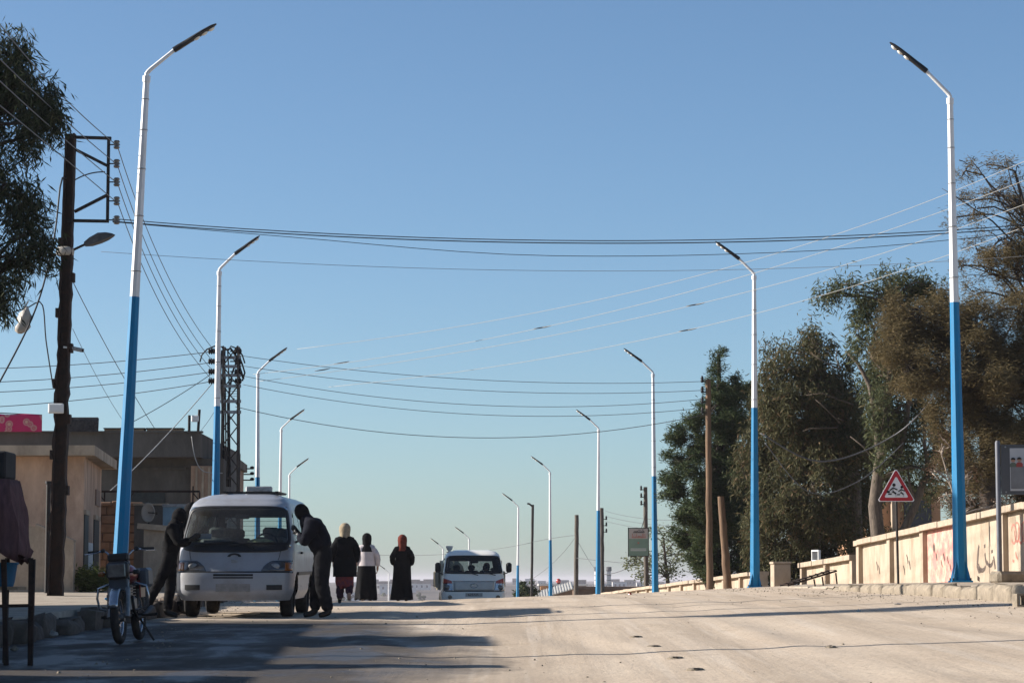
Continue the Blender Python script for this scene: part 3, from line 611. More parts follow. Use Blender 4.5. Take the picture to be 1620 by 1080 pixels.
pE=pole('wooden_pole','crooked bare wooden post standing alone left of the fourth lamp',911,946,912,814,118,.115,.095,M['wood_grey'])
pF=pole('steel_pole','tall thin dark pole with hooked top beside the sixth lamp',840,946,842,798,140,.075,.07,M['darksteel'])
MB().tube([(0.07,0,P(842,799,140).z-gz(P(840,946,140).x,140)-.05),(-.08,0,P(842,799,140).z-gz(P(840,946,140).x,140)+.08),(-.2,0,P(842,799,140).z-gz(P(840,946,140).x,140)+.10)],.05,6).build('hook',M['darksteel'],pF)
# notice board on its pole
nb=P(1010,857,95.7); w_=31*95.7/4000; h_=44*95.7/4000
nbt=thing('notice_board','green and cream notice board hanging from the dark utility pole','notice board',(nb.x,95.7,nb.z-h_/2),R(-4))
MB().box((0,0,h_/2),(w_,.06,h_)).build('panel',mat('notice_green',(.17,.26,.20),.6,var=.12,scale=3),nbt)
MB().box((0,-.033,h_*.80),(w_-.04,.006,h_*.36)).build('header',mat('notice_cream',(.40,.37,.33),.6,var=.1),nbt)
for s in (-1,1): MB().box((s*(w_/2+.012),0,h_/2),(.024,.08,h_+.05)).build('frame_side',M['darksteel'],nbt)
for s in (0,1): MB().box((0,0,s*h_),(w_,.08,.024)).build('frame_rail',M['darksteel'],nbt)
def scrawl(parent,x0,x1,z,h,m,y=-.041,seed=1,t=.02):
    """a word of joined letters read from right to left: base line with teeth, bowls and dots"""
    r_=random.Random(seed); b=MB(); x=x1
    b.bar((x0,y,z),(x1,y,z),.004,t)
    while x>x0+.02:
        k=r_.choice('tbld'); 
        if k=='t': b.bar((x,y,z),(x,y,z+h*.5),.004,t) if False else b.box((x,y,z+h*.25),(t,.004,h*.5))
        if k=='l': b.box((x,y,z+h*.5),(t,.004,h))
        if k=='b': b.torus((x-.02,y,z+h*.2),h*.2,t*.45,'y',10,4)
        if k=='d': b.box((x,y,z+h*.2),(t,.004,h*.4)); b.box((x,y,z+h*.75),(t,.004,t)); b.box((x-t*1.6,y,z+h*.75),(t,.004,t))
        x-=h*.36
    return b.build('lettering',m,parent)
scrawl(nbt,-.20,.22,h_*.84,.13,M['sign_black'],seed=4); scrawl(nbt,-.26,.26,h_*.66,.15,M['graf_red'],seed=9)
MB().box((0,-.034,h_*.47),(.06,.006,.06),None).build('emblem',M['graf_red'],nbt)
for z in (.26,.2): MB().box((0,-.034,h_*z),(w_*.8,.006,.018)).build('small_print',M['sign_white'],nbt)
MB().bar((.12,0,h_),(.35,.1,h_+.75),.02).build('hanger',M['cable'],nbt)

# ------------------------------------------------------------------ signs at the right kerb
SD=44.4
sb=P(1420,934,SD); sg=thing('warning_sign','triangular red and white warning sign with two running children on a thin post','traffic sign',(sb.x,SD,gz(sb.x,SD)))
zt=P(1420,793,SD).z-gz(sb.x,SD); zz=P(1420,740,SD).z-gz(sb.x,SD); hw=30*SD/4000
MB().tube([(0.02,.03,-.1),(0,.03,zz-.12)],.022,8).build('post',M['darksteel'],sg)
def tri(inset,hh):
    cx,cz=0,zt+hh/3; k=1-inset; r_=.035*(1-inset); pts=[]
    V=[Vector((-hw*k,cz+(zt-cz)*k)),Vector((hw*k,cz+(zt-cz)*k)),Vector((0,cz+(zz-cz)*k))]
    for i in range(3):
        p,a,c=V[i],V[i-1],V[(i+1)%3]; da=(a-p).normalized(); dc=(c-p).normalized()
        for s in range(5): f=s/4; q=p+da*r_*(1-f)+dc*r_*f; pts.append((q.x,q.y+(p.y-q.y)*0))
    return pts
Hs=zz-zt
MB().prism(tri(0,Hs),'y',-.012,.004).build('plate',M['sign_white'],sg); MB().prism(tri(.06,Hs),'y',-.015,-.0125).build('red_border',M['red_paint'],sg); MB().prism(tri(.36,Hs),'y',-.018,-.0155).build('white_field',M['sign_white'],sg)
def child(cx,s,bag):
    b=MB(); z0=zt+.085; y=-.0195
    def ln(x0,a0,x1,a1,w): b.bar((cx+x0*s,y,z0+a0*s),(cx+x1*s,y,z0+a1*s),.003,w*s)
    b.tube([(cx+.015*s,y+.001,z0+.205*s),(cx+.015*s,y-.001,z0+.205*s)],.03*s,12)
    ln(.005,.17,-.01,.09,.05); ln(-.01,.095,.05,.05,.03); ln(.05,.05,.045,0,.024); ln(-.015,.09,-.03,.04,.03); ln(-.03,.045,-.09,.045,.024); ln(.0,.155,.075,.12,.022); ln(0,.155,-.06,.11,.022)
    if bag: b.box((cx-.085*s,y,z0+.085*s),(.05*s,.003,.04*s))
    b.build('child_pictogram',M['sign_black'],sg)
child(-.055,1.0,True); child(.085,.82,False)
MB().box((0,.015,zt+.12),(.10,.012,.04)).build('clamp',M['galv'],sg)

BD=41.0
bb=P(1582,915,BD); bt=P(1584,697,BD)
bl=thing('billboard','grey framed street billboard cut off at the right picture edge','billboard',(bb.x,BD,rz_(BD)+.02),R(-6))
hz=bt.z-rz_(BD)-.02; pw=1.35; z0=P(1590,782,BD).z-rz_(BD)-.02; z1=P(1590,703,BD).z-rz_(BD)-.02
for x in (0,pw+.1): MB().tube([(x,0,-.1),(x,0,hz-.03),(x,0,hz)],[.042,.042,.03],12).build('post',M['post_grey'],bl,smooth=True,autos=40)
MB().box((pw/2+.05,0,(z0+z1)/2),(pw,.05,z1-z0)).build('panel',mat('billboard_grey',(.075,.078,.085),.55,var=.15,scale=3),bl)
pic=MB().box((pw/2+.09,-.028,(z0+z1)/2+.0),(pw-.2,.006,z1-z0-.12)).build('poster',mat('poster_pale',(.42,.42,.43),.5,var=.1,scale=2),bl)
zc_=(z0+z1)/2
MB().box((pw/2+.09,-.033,zc_-.13),(pw-.22,.004,.37)).build('poster_ground',mat('poster_grey',(.17,.17,.175),.5,var=.25,scale=3),pic)
for i,(x,h,c) in enumerate(((.24,.13,(.10,.12,.09)),(.34,.14,(.30,.05,.04)),(.48,.27,(.045,.03,.09)),(.62,.16,(.2,.12,.05)),(.78,.24,(.05,.06,.10)))):
    mm=mat('poster_cloth',c,.5,var=.1); q=MB(); q.prism([(x-.05,zc_+.04),(x+.05,zc_+.04),(x+.055,zc_+.04+h*.35),(x+.025,zc_+.04+h*.55),(x-.025,zc_+.04+h*.55),(x-.055,zc_+.04+h*.35)],'y',-.040,-.036); q.build('printed_torso',mm,pic)
    q=MB(); q.tube([(x,-.041,zc_+.045+h*.55+.035),(x,-.036,zc_+.045+h*.55+.035)],.035,12); q.build('printed_head',M['skin'],pic)
    q=MB(); q.prism([(x+.038*math.cos(a),zc_+.045+h*.55+.04+.036*math.sin(a)) for a in [math.pi*k/8 for k in range(9)]],'y',-.044,-.0415); q.build('printed_hair',M['hair'],pic)
for x in (.12,): 
    for z in (z0+.04,z1-.04): MB().tube([(x,-.03,z),(x,-.04,z)],.014,8).build('bolt',M['galv'],bl)

# loose concrete and litter by the right kerb
bk=thing('concrete_block','broken concrete block dumped on the right pavement edge','concrete block',Vector((roadx(39)+7.55,39.0,rz_(39)+.03)),.3)
MB().box((0,0,.09),(.5,.36,.2),bev=.05).build('lump',M['kerb'],bk)
hb_=thing('hollow_block','small hollow concrete block lying below the right kerb','hollow block',RW(6.32,33.3)+Vector((0,0,.0)),.2)
MB().box((0,0,.012),(.36,.16,.024)).build('bottom_shell',M['kerb'],hb_); MB().box((0,0,.155),(.36,.16,.024)).build('top_shell',M['kerb'],hb_)
for x in (-.168,-.058,.058,.168): MB().box((x,0,.0835),(.024,.16,.119)).build('web',M['kerb'],hb_)
# ------------------------------------------------------------------ buildings on the left
def quadbox(b,p00,p10,p11,p01,z0,z1,mi=0):
    """footprint of four xy points, between heights"""
    q=[p00,p10,p11,p01]; b.add([(x,y,z0) for x,y in q]+[(x,y,z1) for x,y in q],[(3,2,1,0),(4,5,6,7)]+[(i,(i+1)%4,4+(i+1)%4,4+i) for i in range(4)],mi); return b
zg=lz(50)
# house with overhanging roof slab
hA=thing('small_house','tan plastered house with heavy cream roof slab behind the utility pole','house',(-11.5,50,zg))
zr=P(0,722,50).z; wr=lambda y: -8.455-.1*(y-50)
b=MB(); quadbox(b,(-15,50),(wr(50),50),(wr(55.5),55.5),(-15,55.5),zg-.4,zr); b.build('wall',M['plaster_tan'],hA,world=True)
b=MB(); quadbox(b,(-15.4,49.5),(wr(50)+.28,49.5),(wr(55.8)+.3,55.9),(-15.4,55.9),zr+.002,P(0,704,49.5).z); b.build('roof_slab',M['plaster_cream'],hA,world=True)
def side(name,y0,y1,z0,z1,dx,m,par):
    b=MB(); quadbox(b,(wr(y0)-.05,y0),(wr(y0)+dx,y0),(wr(y1)+dx,y1),(wr(y1)-.05,y1),z0,z1); return b.build(name,m,par,world=True)
dz0=P(135,905,50).z; 
d1=side('door',50.06,51.2,zg+.02,P(135,814,50.5).z,.025,M['doorgreen'],hA); d2=side('door',53.0,54.6,zg+.02,P(153,822,53.5).z,.025,M['doorgreen'],hA)
for (ya,yb,zt_) in ((50.02,51.26,P(135,814,50.5).z),(52.94,54.66,P(153,822,53.5).z)):
    b=MB(); side('door_lintel',ya,yb,zt_,zt_+.09,.05,M['plaster_cream'],hA)
side('window_grille',53.4,54.7,P(153,800,54).z,P(153,775,54).z,.03,M['plaster_pink'],hA)
side('stain_band',51.3,52.9,zg,zg+1.0,.006,M['white_paint'],hA)
b=MB(); quadbox(b,(-9.9,48.6),(P(122,900,48.6).x,48.6),(P(122,900,48.6).x,48.8),(-9.9,48.8),zg-.3,P(90,868,48.6).z); 
lw_=thing('yard_wall','low cream yard wall between the steel post and the tan house','wall',(-9.2,48.6,zg-.1))
b=MB(); xa,xb=-10.5,P(116,900,48.6).x; za,zb_=P(55,832,48.6).z,P(116,858,48.6).z
b.add([(xa,48.6,zg-.3),(xb,48.6,zg-.3),(xb,48.6,zb_),(P(58,832,48.6).x,48.6,za),(xa,48.6,za),(xa,48.8,zg-.3),(xb,48.8,zg-.3),(xb,48.8,zb_),(P(58,832,48.6).x,48.8,za),(xa,48.8,za)],[(0,1,2,3,4),(9,8,7,6,5)]+[(i,(i+1)%5,5+(i+1)%5,5+i) for i in range(5)]); b.build('wall',M['plaster_cream'],lw_,world=True)
b=MB(); b.bar((P(58,831,48.7).x,48.7,za+.025),(xb,48.7,zb_+.025),.26,.05); b.build('coping',M['wallcap'],lw_,world=True)

# large grey concrete building
hB=thing('concrete_building','large bare grey concrete building with flat roof on the left','building',(-14,64,zg))
xr_=P(352,800,64).x; zt=P(0,686,64).z; zs=P(0,724,64).z; sd=lambda y: xr_-.065*(y-64)
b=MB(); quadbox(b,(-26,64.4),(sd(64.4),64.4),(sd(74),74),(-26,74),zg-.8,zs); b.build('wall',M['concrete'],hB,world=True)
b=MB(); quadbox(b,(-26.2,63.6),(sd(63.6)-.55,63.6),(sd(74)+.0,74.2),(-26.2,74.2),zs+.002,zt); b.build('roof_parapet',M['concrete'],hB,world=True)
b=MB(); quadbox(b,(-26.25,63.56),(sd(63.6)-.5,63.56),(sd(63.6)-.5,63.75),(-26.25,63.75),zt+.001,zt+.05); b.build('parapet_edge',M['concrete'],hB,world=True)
xa,xb=P(300,760,64).x,P(340,760,64).x
b=MB(); quadbox(b,(xa,64.25),(xb,64.25),(xb,64.39),(xa,64.39),zg-.8,P(0,736,64).z); b.build('pale_pilaster',M['plaster_tan'],hB,world=True)
for k in range(3): b=MB(); quadbox(b,(xa+.12+.16*k,64.2),(xa+.17+.16*k,64.2),(xa+.17+.16*k,64.249),(xa+.12+.16*k,64.249),zg,P(0,738,64).z); b.build('flute',M['plaster_cream'],hB,world=True)
b=MB(); quadbox(b,(P(150,0,64).x,64.33),(P(300,0,64).x,64.33),(P(300,0,64).x,64.39),(P(150,0,64).x,64.39),P(0,738,64).z-.06,P(0,738,64).z); b.build('ledge',M['concrete'],hB,world=True)
w1=b=MB(); quadbox(b,(P(205,0,64).x,64.36),(P(268,0,64).x,64.36),(P(268,0,64).x,64.39),(P(205,0,64).x,64.39),zg+.3,P(0,778,64).z); b.build('window',M['doorgreen'],hB,world=True)
# pinkish rear block
hC=thing('roadside_house','brownish pink house end showing behind the lattice pylon','house',(-9,77,zg-1))
b=MB(); s0,s1=75.0,82.0; ztc=P(370,718,75).z; quadbox(b,(-14,s0),(P(371,0,s0).x,s0),(P(393,0,s1).x,s1),(-14,s1),zc(80)-.3,ztc-.25); b.build('wall',M['plaster_pink'],hC,world=True)
b=MB(); quadbox(b,(-14,s0-.15),(P(371,0,s0).x+.1,s0-.15),(P(393,0,s1).x+.1,s1+.15),(-14,s1+.15),ztc-.248,ztc); b.build('roof',M['concrete'],hC,world=True)
for k in range(3): 
    a=P(394,741+9*k+0,82); MB().bar((a.x-.25,82,a.z),(a.x+.12,82,a.z),.04).build('wall_insulator_pin',M['darksteel'],hC,world=True); b=MB(); b.tube([(a.x+.1,82,a.z-.02),(a.x+.1,82,a.z+.04),(a.x+.1,82,a.z+.08)],[.05,.08,.04],8); b.build('wall_insulator',M['cable'],hC,world=True)
# roof things
def at_roof(px,d=64.0): return P(px,685,d).x
pk=thing('floral_blanket','pink floral blanket hung to dry along the grey roof','blanket',(at_roof(38,63.4),63.4,zt))
b=MB(); x0,x1=P(-40,0,63.4).x-at_roof(38,63.4),P(78,0,63.4).x-at_roof(38,63.4); nx,nzb=24,8; vs=[]
for side_ in (0,1):
    for j in range(nzb+1):
        for i in range(nx+1):
            f=i/nx; hgt=.50-.09*f+.02*math.sin(f*9); vs.append((x0+(x1-x0)*f-.03*(j/nzb)*math.sin(f*3),-.02+side_*.05+.03*math.sin(f*22)*(1-j/nzb),.02+hgt*j/nzb))
n1=(nx+1)*(nzb+1); fs=[(s*n1+j*(nx+1)+i,s*n1+j*(nx+1)+i+1,s*n1+(j+1)*(nx+1)+i+1,s*n1+(j+1)*(nx+1)+i) for s in (0,1) for j in range(nzb) for i in range(nx)]
fs+=[(nzb*(nx+1)+i,nzb*(nx+1)+i+1,n1+nzb*(nx+1)+i+1,n1+nzb*(nx+1)+i) for i in range(nx)]
b.add(vs,fs); b.build('cloth',M['blanket_pink'],pk,smooth=True); MB().tube([(x0,0,.53),(x1,0,.44)],.012,6).build('line',M['cable'],pk)
dk=thing('dark_blanket','dark patterned blanket drying on the grey roof beside the pole','blanket',(at_roof(131,63.4),63.4,zt))
b=MB(); x0,x1=-.40,.38; vs=[]
for s in (0,1):
    for j in range(5):
        for i in range(13):
            f=i/12; vs.append((x0+(x1-x0)*f+.03*(j/4)*(f-.5),-.02+s*.05+.03*math.sin(f*14)*(1-j/4),.02+.34*j/4))
fs=[(s*65+j*13+i,s*65+j*13+i+1,s*65+(j+1)*13+i+1,s*65+(j+1)*13+i) for s in (0,1) for j in range(4) for i in range(12)]+[(52+i,53+i,118+i,117+i) for i in range(12)]
b.add(vs,fs); b.build('cloth',M['blanket_dark'],dk,smooth=True); MB().tube([(x0,0,.37),(x1,0,.37)],.012,6).build('line',M['cable'],dk)
for i,(a,c) in enumerate(((168,232),(235,292))):
    w=(c-a)*64/4000; t=thing('roof_tray',['long low wooden tray on the roof behind the nearest left lamp','long low wooden tray on the roof right of the nearest left lamp'][i],'tray',(at_roof((a+c)/2),63.8,zt),0,'wooden trays on the grey roof')
    MB().box((0,0,.05),(w-.02,.35,.10)).build('body',M['plank'],t); MB().box((0,0,.115),(w+.02,.40,.028)).build('lid',M['darksteel'],t)
for i,(px,py,lab) in enumerate(((300,657,'short dark rod standing on the grey roof edge'),(314,648,'roof antenna mast with a small white square aerial'))):
    t=thing('antenna' if i else 'roof_rod',lab,'antenna' if i else 'rod',(at_roof(px),63.9,zt)); hh=P(0,py,64).z-zt; MB().tube([(0,0,0),(.03*i,0,hh)],.035,6).build('mast',M['darksteel'],t)
    if i: MB().box((-.07,-.06,hh*.62),(.19,.05,.17),bev=.02).build('aerial',M['white_paint'],t); MB().bar((.02,0,hh*.62),(-.07,-.04,hh*.62),.025).build('bracket',M['darksteel'],t)
# stone outbuilding with courses of blocks
st=thing('stone_outbuilding','brown stone block outbuilding behind the nearest left lamp','outbuilding',(P(195,0,57).x,57,zg))
xa,xb=P(158,0,57).x,P(228,0,57).x; zt2=P(0,797,57).z
b=MB(); quadbox(b,(xa-.6,57.03),(xb-.03,57.03),(xb-.28,60.5),(xa-.6,60.5),zg-.4,zt2-.02); b.build('core',M['mortar'],st,world=True)
rb=random.Random(2); hh=.20; z=zg-.1; row=0
while z<zt2-.05:
    x=xa-.6-(.2 if row%2 else 0)
    while x<xb-.02:
        L_=rb.uniform(.34,.46); x2=min(x+L_,xb)
        if x2-x>.06 and x2>xa-.55:
            o=MB().box(((x+x2)/2,57.0+rb.uniform(-.012,.012),min(z+hh/2,zt2-.1)),(x2-x-.018,.07,hh-.018),bev=.012); o.build('stone_block',M['brick'],st,world=True)
        x=x2
    z+=hh; row+=1
x=xa-.5
while x<xb-.1:
    L_=rb.uniform(.2,.4); MB().box((x+L_/2,57.05,zt2+rb.uniform(.0,.03)),(L_-.01,.3,rb.uniform(.06,.14)),rb.uniform(-.1,.1),bev=.02).build('loose_stone',M['brick'],st,world=True); x+=L_
sx0,sx1=P(228,0,57).x,P(243,0,57).x
b=MB(); b.box(((sx0+sx1)/2-.02,57.1,(zg+P(0,842,57).z)/2),(sx1-sx0,.06,P(0,842,57).z-zg)); b.build('shutter_backing',M['galv'],st,world=True)
for k in range(9): b=MB(); zz_=zg+.1+.115*k; b.tube([((sx0),57.06,zz_),((sx1)-.02,57.06,zz_)],.035,6); b.build('shutter_slat',M['galv'],st,world=True)
b=MB(); b.box((sx0-.02,57.02,(zg+zt2)/2),(.07,.12,zt2-zg-.2)); b.build('shutter_jamb',M['plaster_pink'],st,world=True)
# concrete kiosk wall with coping, dish and panel on it
kw=thing('low_concrete_wall','grey concrete low wall with uneven coping left of the minivan','wall',(P(262,0,51).x,51,zg))
xa,xb=P(239,0,51).x,P(300,0,51).x; zk=P(0,833,51).z
b=MB(); quadbox(b,(xa,51),(xb,51),(xb-.1,52.2),(xa,52.2),zg-.4,zk-.06); b.build('wall',M['plaster_cream'],kw,world=True)
b=MB(); b.bar((xa-.12,51.4,zk+.02),(xb+.02,51.4,zk-.06),1.0,.11); b.build('coping',M['wallcap'],kw,world=True)
ds=thing('satellite_dish','small white satellite dish on the low concrete wall','satellite dish',(P(246,0,51.5).x,51.5,zk+.06))
b=MB(); rg=[]
for f in (0.03,.3,.55,.8,1): rg.append([(math.cos(2*math.pi*k/20)*.14*f,-.02-.07*f*f+.02,.24+math.sin(2*math.pi*k/20)*.20*f) for k in range(20)])
b.rings(rg,cap=False); o=b.build('reflector',M['farwall'],ds,smooth=True); so=o.modifiers.new('s','SOLIDIFY'); so.thickness=.012
MB().bar((0,-.02,.24),(.20,-.26,.22),.018).build('feed_arm',M['darksteel'],ds); MB().box((.20,-.27,.22),(.05,.06,.05)).build('feed_horn',M['darksteel'],ds); MB().tube([(0,.05,0),(0,.03,.24)],.02,6).build('mast',M['darksteel'],ds)
bp_=thing('blue_sheet_screen','pale blue sheet panel standing behind the men at the minivan','panel',(P(290,0,53).x,53,zg))
MB().box((0,0,(P(0,797,53).z-zg)/2),(.58,.05,P(0,797,53).z-zg)).build('sheet',M['bluepanel'],bp_); MB().box((0,-.03,(P(0,797,53).z-zg)-.03),(.60,.04,.06)).build('top_rail',M['galv'],bp_)
gw=thing('grey_block_wall','grey rendered block wall behind the satellite dish','wall',(P(250,0,56).x,56,zg)); b=MB(); b.box((0,0,(P(0,799,56).z-zg)/2),(.72,.2,P(0,799,56).z-zg)); b.build('wall',M['concrete'],gw); MB().box((0,0,P(0,799,56).z-zg+.02),(.76,.26,.038)).build('coping',M['plaster_cream'],gw)
rl=thing('steel_rail','rusty horizontal awning rail with triangular end brackets','rail',(P(240,0,56.5).x,56.5,P(0,777,56.5).z))
xa,xb=P(160,0,56.5).x-P(240,0,56.5).x,P(325,0,56.5).x-P(240,0,56.5).x
MB().bar((xa,0,0),(xb,0,0),.045).build('rail',M['rust'],rl)
for x,s in ((xa+.25,-1),(xb,-1),(xa+.75,1)): MB().bar((x,0,-.02),(x,0,-.22),.03).build('bracket_leg',M['rust'],rl); MB().bar((x+s*.0,0,-.21),(x+s*.16,0,-.02),.025).build('bracket_brace',M['rust'],rl)
MB().bar((xb-.15,0,-.6),(xb-.15,0,.12),.03).build('upright',M['rust'],rl); MB().bar((xb-.15,0,-.6),(xb-.15,.6,-.62),.03).build('wall_tie',M['rust'],rl)
# shops just outside the frame on the left: the long shade on the road is theirs
for (nm,lab,y0,y1,xw,h) in (('shop_building','single storey shop beyond the left picture edge behind the stall',23.7,36.2,-9.0,2.34),('shop_building','single storey shop nearest the camera beyond the left picture edge',10,22.5,-8.6,2.42)):
    t=thing(nm,lab,'shop',(xw-3,(y0+y1)/2,lz(y0)-.1)); b=MB(); zt_=lz((y0+y1)/2)+h
    quadbox(b,(xw-6,y0),(xw,y0),(xw,y1),(xw-6,y1),lz(y0)-.3,zt_-.25); b.build('wall',M['plaster_tan'],t,world=True)
    b=MB(); quadbox(b,(xw-6.2,y0-.1),(xw+.35,y0-.1),(xw+.35,y1+.1),(xw-6.2,y1+.1),zt_-.248,zt_); b.build('roof_slab',M['concrete'],t,world=True)
    for k in range(int((y1-y0)//3.4)): b=MB(); b.box((xw+.01,y0+1.9+3.4*k,lz(y0)+1.05),(.06,2.4,2.1)); b.build('shutter',M['galv'],t,world=True)
    if y0>20:
        b=MB(); quadbox(b,(xw-3,29.0),(xw-.3,29.0),(xw-.3,31.7),(xw-3,31.7),zt_+.001,zt_+1.25); b.build('roof_room',M['concrete'],t,world=True)
# ------------------------------------------------------------------ far side of the crest
def house(name,label,x,y,w,dp,z0,z1,m,roofm,wins=(),cat='house',group=None,rot=0):
    t=thing(name,label,cat,(x,y,z0),rot,group); h=z1-z0
    MB().box((0,0,h/2),(w,dp,h)).build('wall',m,t); MB().box((0,0,h+.08),(w+.3,dp+.3,.16)).build('roof',roofm,t)
    for (fx,fz,ww,wh) in wins: MB().box((fx*w,-dp/2-.02,fz*h),(ww,.06,wh)).build('window',M['farwin'],t)
    return t
mb=thing('mud_house','long brown mud brick house beyond the crest right of the road','house',(P(950,0,165).x,165,gz(5,165)))
z0=gz(5,165); zz=P(0,928,165).z; xa,xb=P(905,0,165).x,P(1010,0,165).x
b=MB(); quadbox(b,(xa,165),(xb,165),(xb,170),(xa,170),z0-.5,zz-.15); b.build('wall',M['mud'],mb,world=True); b=MB(); quadbox(b,(xa-.15,164.8),(xb+.1,164.8),(xb+.1,170.2),(xa-.15,170.2),zz-.148,zz+.03); b.build('roof',M['mud'],mb,world=True)
for k in range(3): b=MB(); b.box((xa+1+1.3*k,164.97,z0+2.2),(.6,.1,.9)); b.build('window',M['farwin'],mb,world=True)
ts=thing('tin_shed','low shed with sloping pale tin roof beyond the fifth lamp','shed',(P(880,0,160).x,160,gz(2,160)))
z0=gz(2,160); xa,xb=P(838,0,160).x,P(904,0,160).x; z_l,z_h=P(0,950,160).z,P(0,930,160).z; b=MB(); nn=16
vs=[]; 
for i in range(nn+1):
    f=i/nn; x=xa+(xb-xa)*f; z=z_l+(z_h-z_l)*f
    vs+=[(x,158,z),(x,163.5,z+.42)]
b.add(vs,[(2*i,2*i+2,2*i+3,2*i+1) for i in range(nn)]); o=b.build('roof_sheet',M['tin'],ts,world=True); so=o.modifiers.new('s','SOLIDIFY'); so.thickness=.05
for i in range(nn): f=(i+.5)/nn; x=xa+(xb-xa)*f; z=z_l+(z_h-z_l)*f; MB().bar((x,158,z+.03),(x,163.5,z+.45),.06,.03).build('roof_rib',M['tin'],ts,world=True)
b=MB(); quadbox(b,(xa+.2,158.4),(xb-.1,158.4),(xb-.1,163),(xa+.2,163),z0-.5,z_l-.05); b.build('wall',M['mud'],ts,world=True)
b=MB(); b.add([(xa+.2,158.3,z_l-.08),(xb-.05,158.3,z_l-.08),(xb-.05,158.3,z_h-.08),(xa+.2,158.4,z_l-.05),(xb-.05,158.4,z_l-.05),(xb-.05,158.4,z_h-.08)],[(0,1,2),(5,4,3),(0,1,4,3),(1,2,5,4),(2,0,3,5)]); b.build('gable',M['mud'],ts,world=True)
house('brick_house','small orange brick house behind the tin roofed shed',P(862,0,185).x,185,.75,2,gz(3,185),P(0,926,185).z,M['school'],M['farwhite'],((-.3,.85,.2,.4),))
house('flat_house','grey flat roofed house with red tank behind the tin shed',P(888,0,240).x,240,4.4,4,gz(3,240),P(0,926,240).z,M['concrete'],M['farwhite'],((-.3,.8,.6,.6),(.3,.8,.6,.6)))
rt_=thing('roof_tank','round red tank on the far grey flat roof','tank',(P(882,0,239).x,239,P(0,926,239).z+.16)); MB().ball((0,0,.28),.24,10,8).build('drum',M['redlens'],rt_,smooth=True); MB().box((0,0,.04),(.3,.3,.08)).build('stand',M['darksteel'],rt_)
# water towers
for i,px in enumerate((941,960)):
    d=650; a=P(px,0,d); z0=zc(d); z1=P(0,896,d).z; t=thing('water_tower',['far pale water tower left of the fourth lamp','far pale water tower right of the fourth lamp'][i],'water tower',(a.x,d,z0),0,'twin water towers on the horizon')
    MB().tube([(0,0,0),(0,0,z1-z0-1.2)],.55,12).build('shaft',M['farwhite'],t); MB().tube([(0,0,z1-z0-1.2),(0,0,z1-z0-1.0),(0,0,z1-z0-.1),(0,0,z1-z0)],[.4,.72,.72,.5],12).build('tank',M['wire_grey'],t)
    for k in range(14): MB().torus((0,0,(z1-z0-1.6)*(k+.5)/14),.57,.08,'z',12,6).build('band',M['wire_grey'],t)
# far town on the plain: each house with a roof and windows
rf=random.Random(21); spots=[]
for k in range(46):
    px=rf.choice([rf.uniform(560,700),rf.uniform(560,700),rf.uniform(800,1040)]); d=rf.uniform(1350,2300); spots.append((px,d))
spots.sort()
for i,(px,d) in enumerate(spots):
    a=P(px,0,d); w=rf.uniform(5,12); h=rf.uniform(3.2,6.5); z0=zc(d)+5*math.sin(a.x*.0009+1.3)*(d>1500)-1.5; z0=max(z0,zc(d)-2)
    house('town_house',f'far town house on the horizon plain, {["first","second","third"][i%3]} of its cluster' if False else 'tiny far house of the town on the horizon plain',a.x,d,w,8,z0,z0+h+2.5,rf.choice([M['farwall'],M['farwhite'],M['concrete']]),M['farwall'],((-.3,.72,1.2,1.6),(0,.72,1.2,1.6),(.3,.72,1.2,1.6)),group='far houses on the horizon plain')

# scattered far trees of the plain
rft=random.Random(77)
for i in range(16):
    px=rft.choice([rft.uniform(545,700),rft.uniform(805,1040)]); d=rft.uniform(1200,1900); a=P(px,0,d); hh=rft.uniform(4,8); z0=zc(d)-1
    t=thing('far_tree','tiny dark far tree on the horizon plain','tree',(a.x,d,z0),0,'far trees on the horizon plain'); b=MB(); b.tube([(0,0,0),(0,0,hh*.5)],[.25,.15],6); b.build('trunk',M['bark_dark'],t)
    b=MB()
    for k in range(7): b.ball((rft.uniform(-1.6,1.6),rft.uniform(-1.2,1.2),hh*rft.uniform(.45,.95)),(rft.uniform(.7,1.5),rft.uniform(.7,1.5),rft.uniform(.6,1.2)),7,5)
    b.build('crown',M['leaf_pine'],t)
# ------------------------------------------------------------------ school building glimpsed between the trees
sb_=thing('school_building','ochre school building glimpsed behind the eucalyptus trunk','building',(P(1420,0,84).x,84,gz(13,84)))
z0=gz(13,84); xa,xb=P(1362,0,84).x,P(1475,0,84).x; zz=P(0,778,84).z
b=MB(); quadbox(b,(xa,84),(xb,84),(xb,92),(xa,92),z0-.3,zz); b.build('wall',M['school'],sb_,world=True); b=MB(); quadbox(b,(xa-.2,83.8),(xb+.2,83.8),(xb+.2,92),(xa-.2,92),zz+.002,zz+.2); b.build('roof',M['plaster_cream'],sb_,world=True)
b=MB(); b.box((P(1368,0,83.9).x,83.95,P(0,838,84).z),(.28,.14,.6)); b.build('window',M['bluepanel'],sb_,world=True); b=MB(); b.box((P(1440,0,83.9).x,83.95,P(0,815,84).z),(.9,.12,1.0)); b.build('window',M['farwin'],sb_,world=True)
b=MB(); b.box((P(1403,0,83.7).x,83.7,(z0+zz)/2),(.18,.3,zz-z0-.1)); b.build('column',M['plaster_cream'],sb_,world=True)
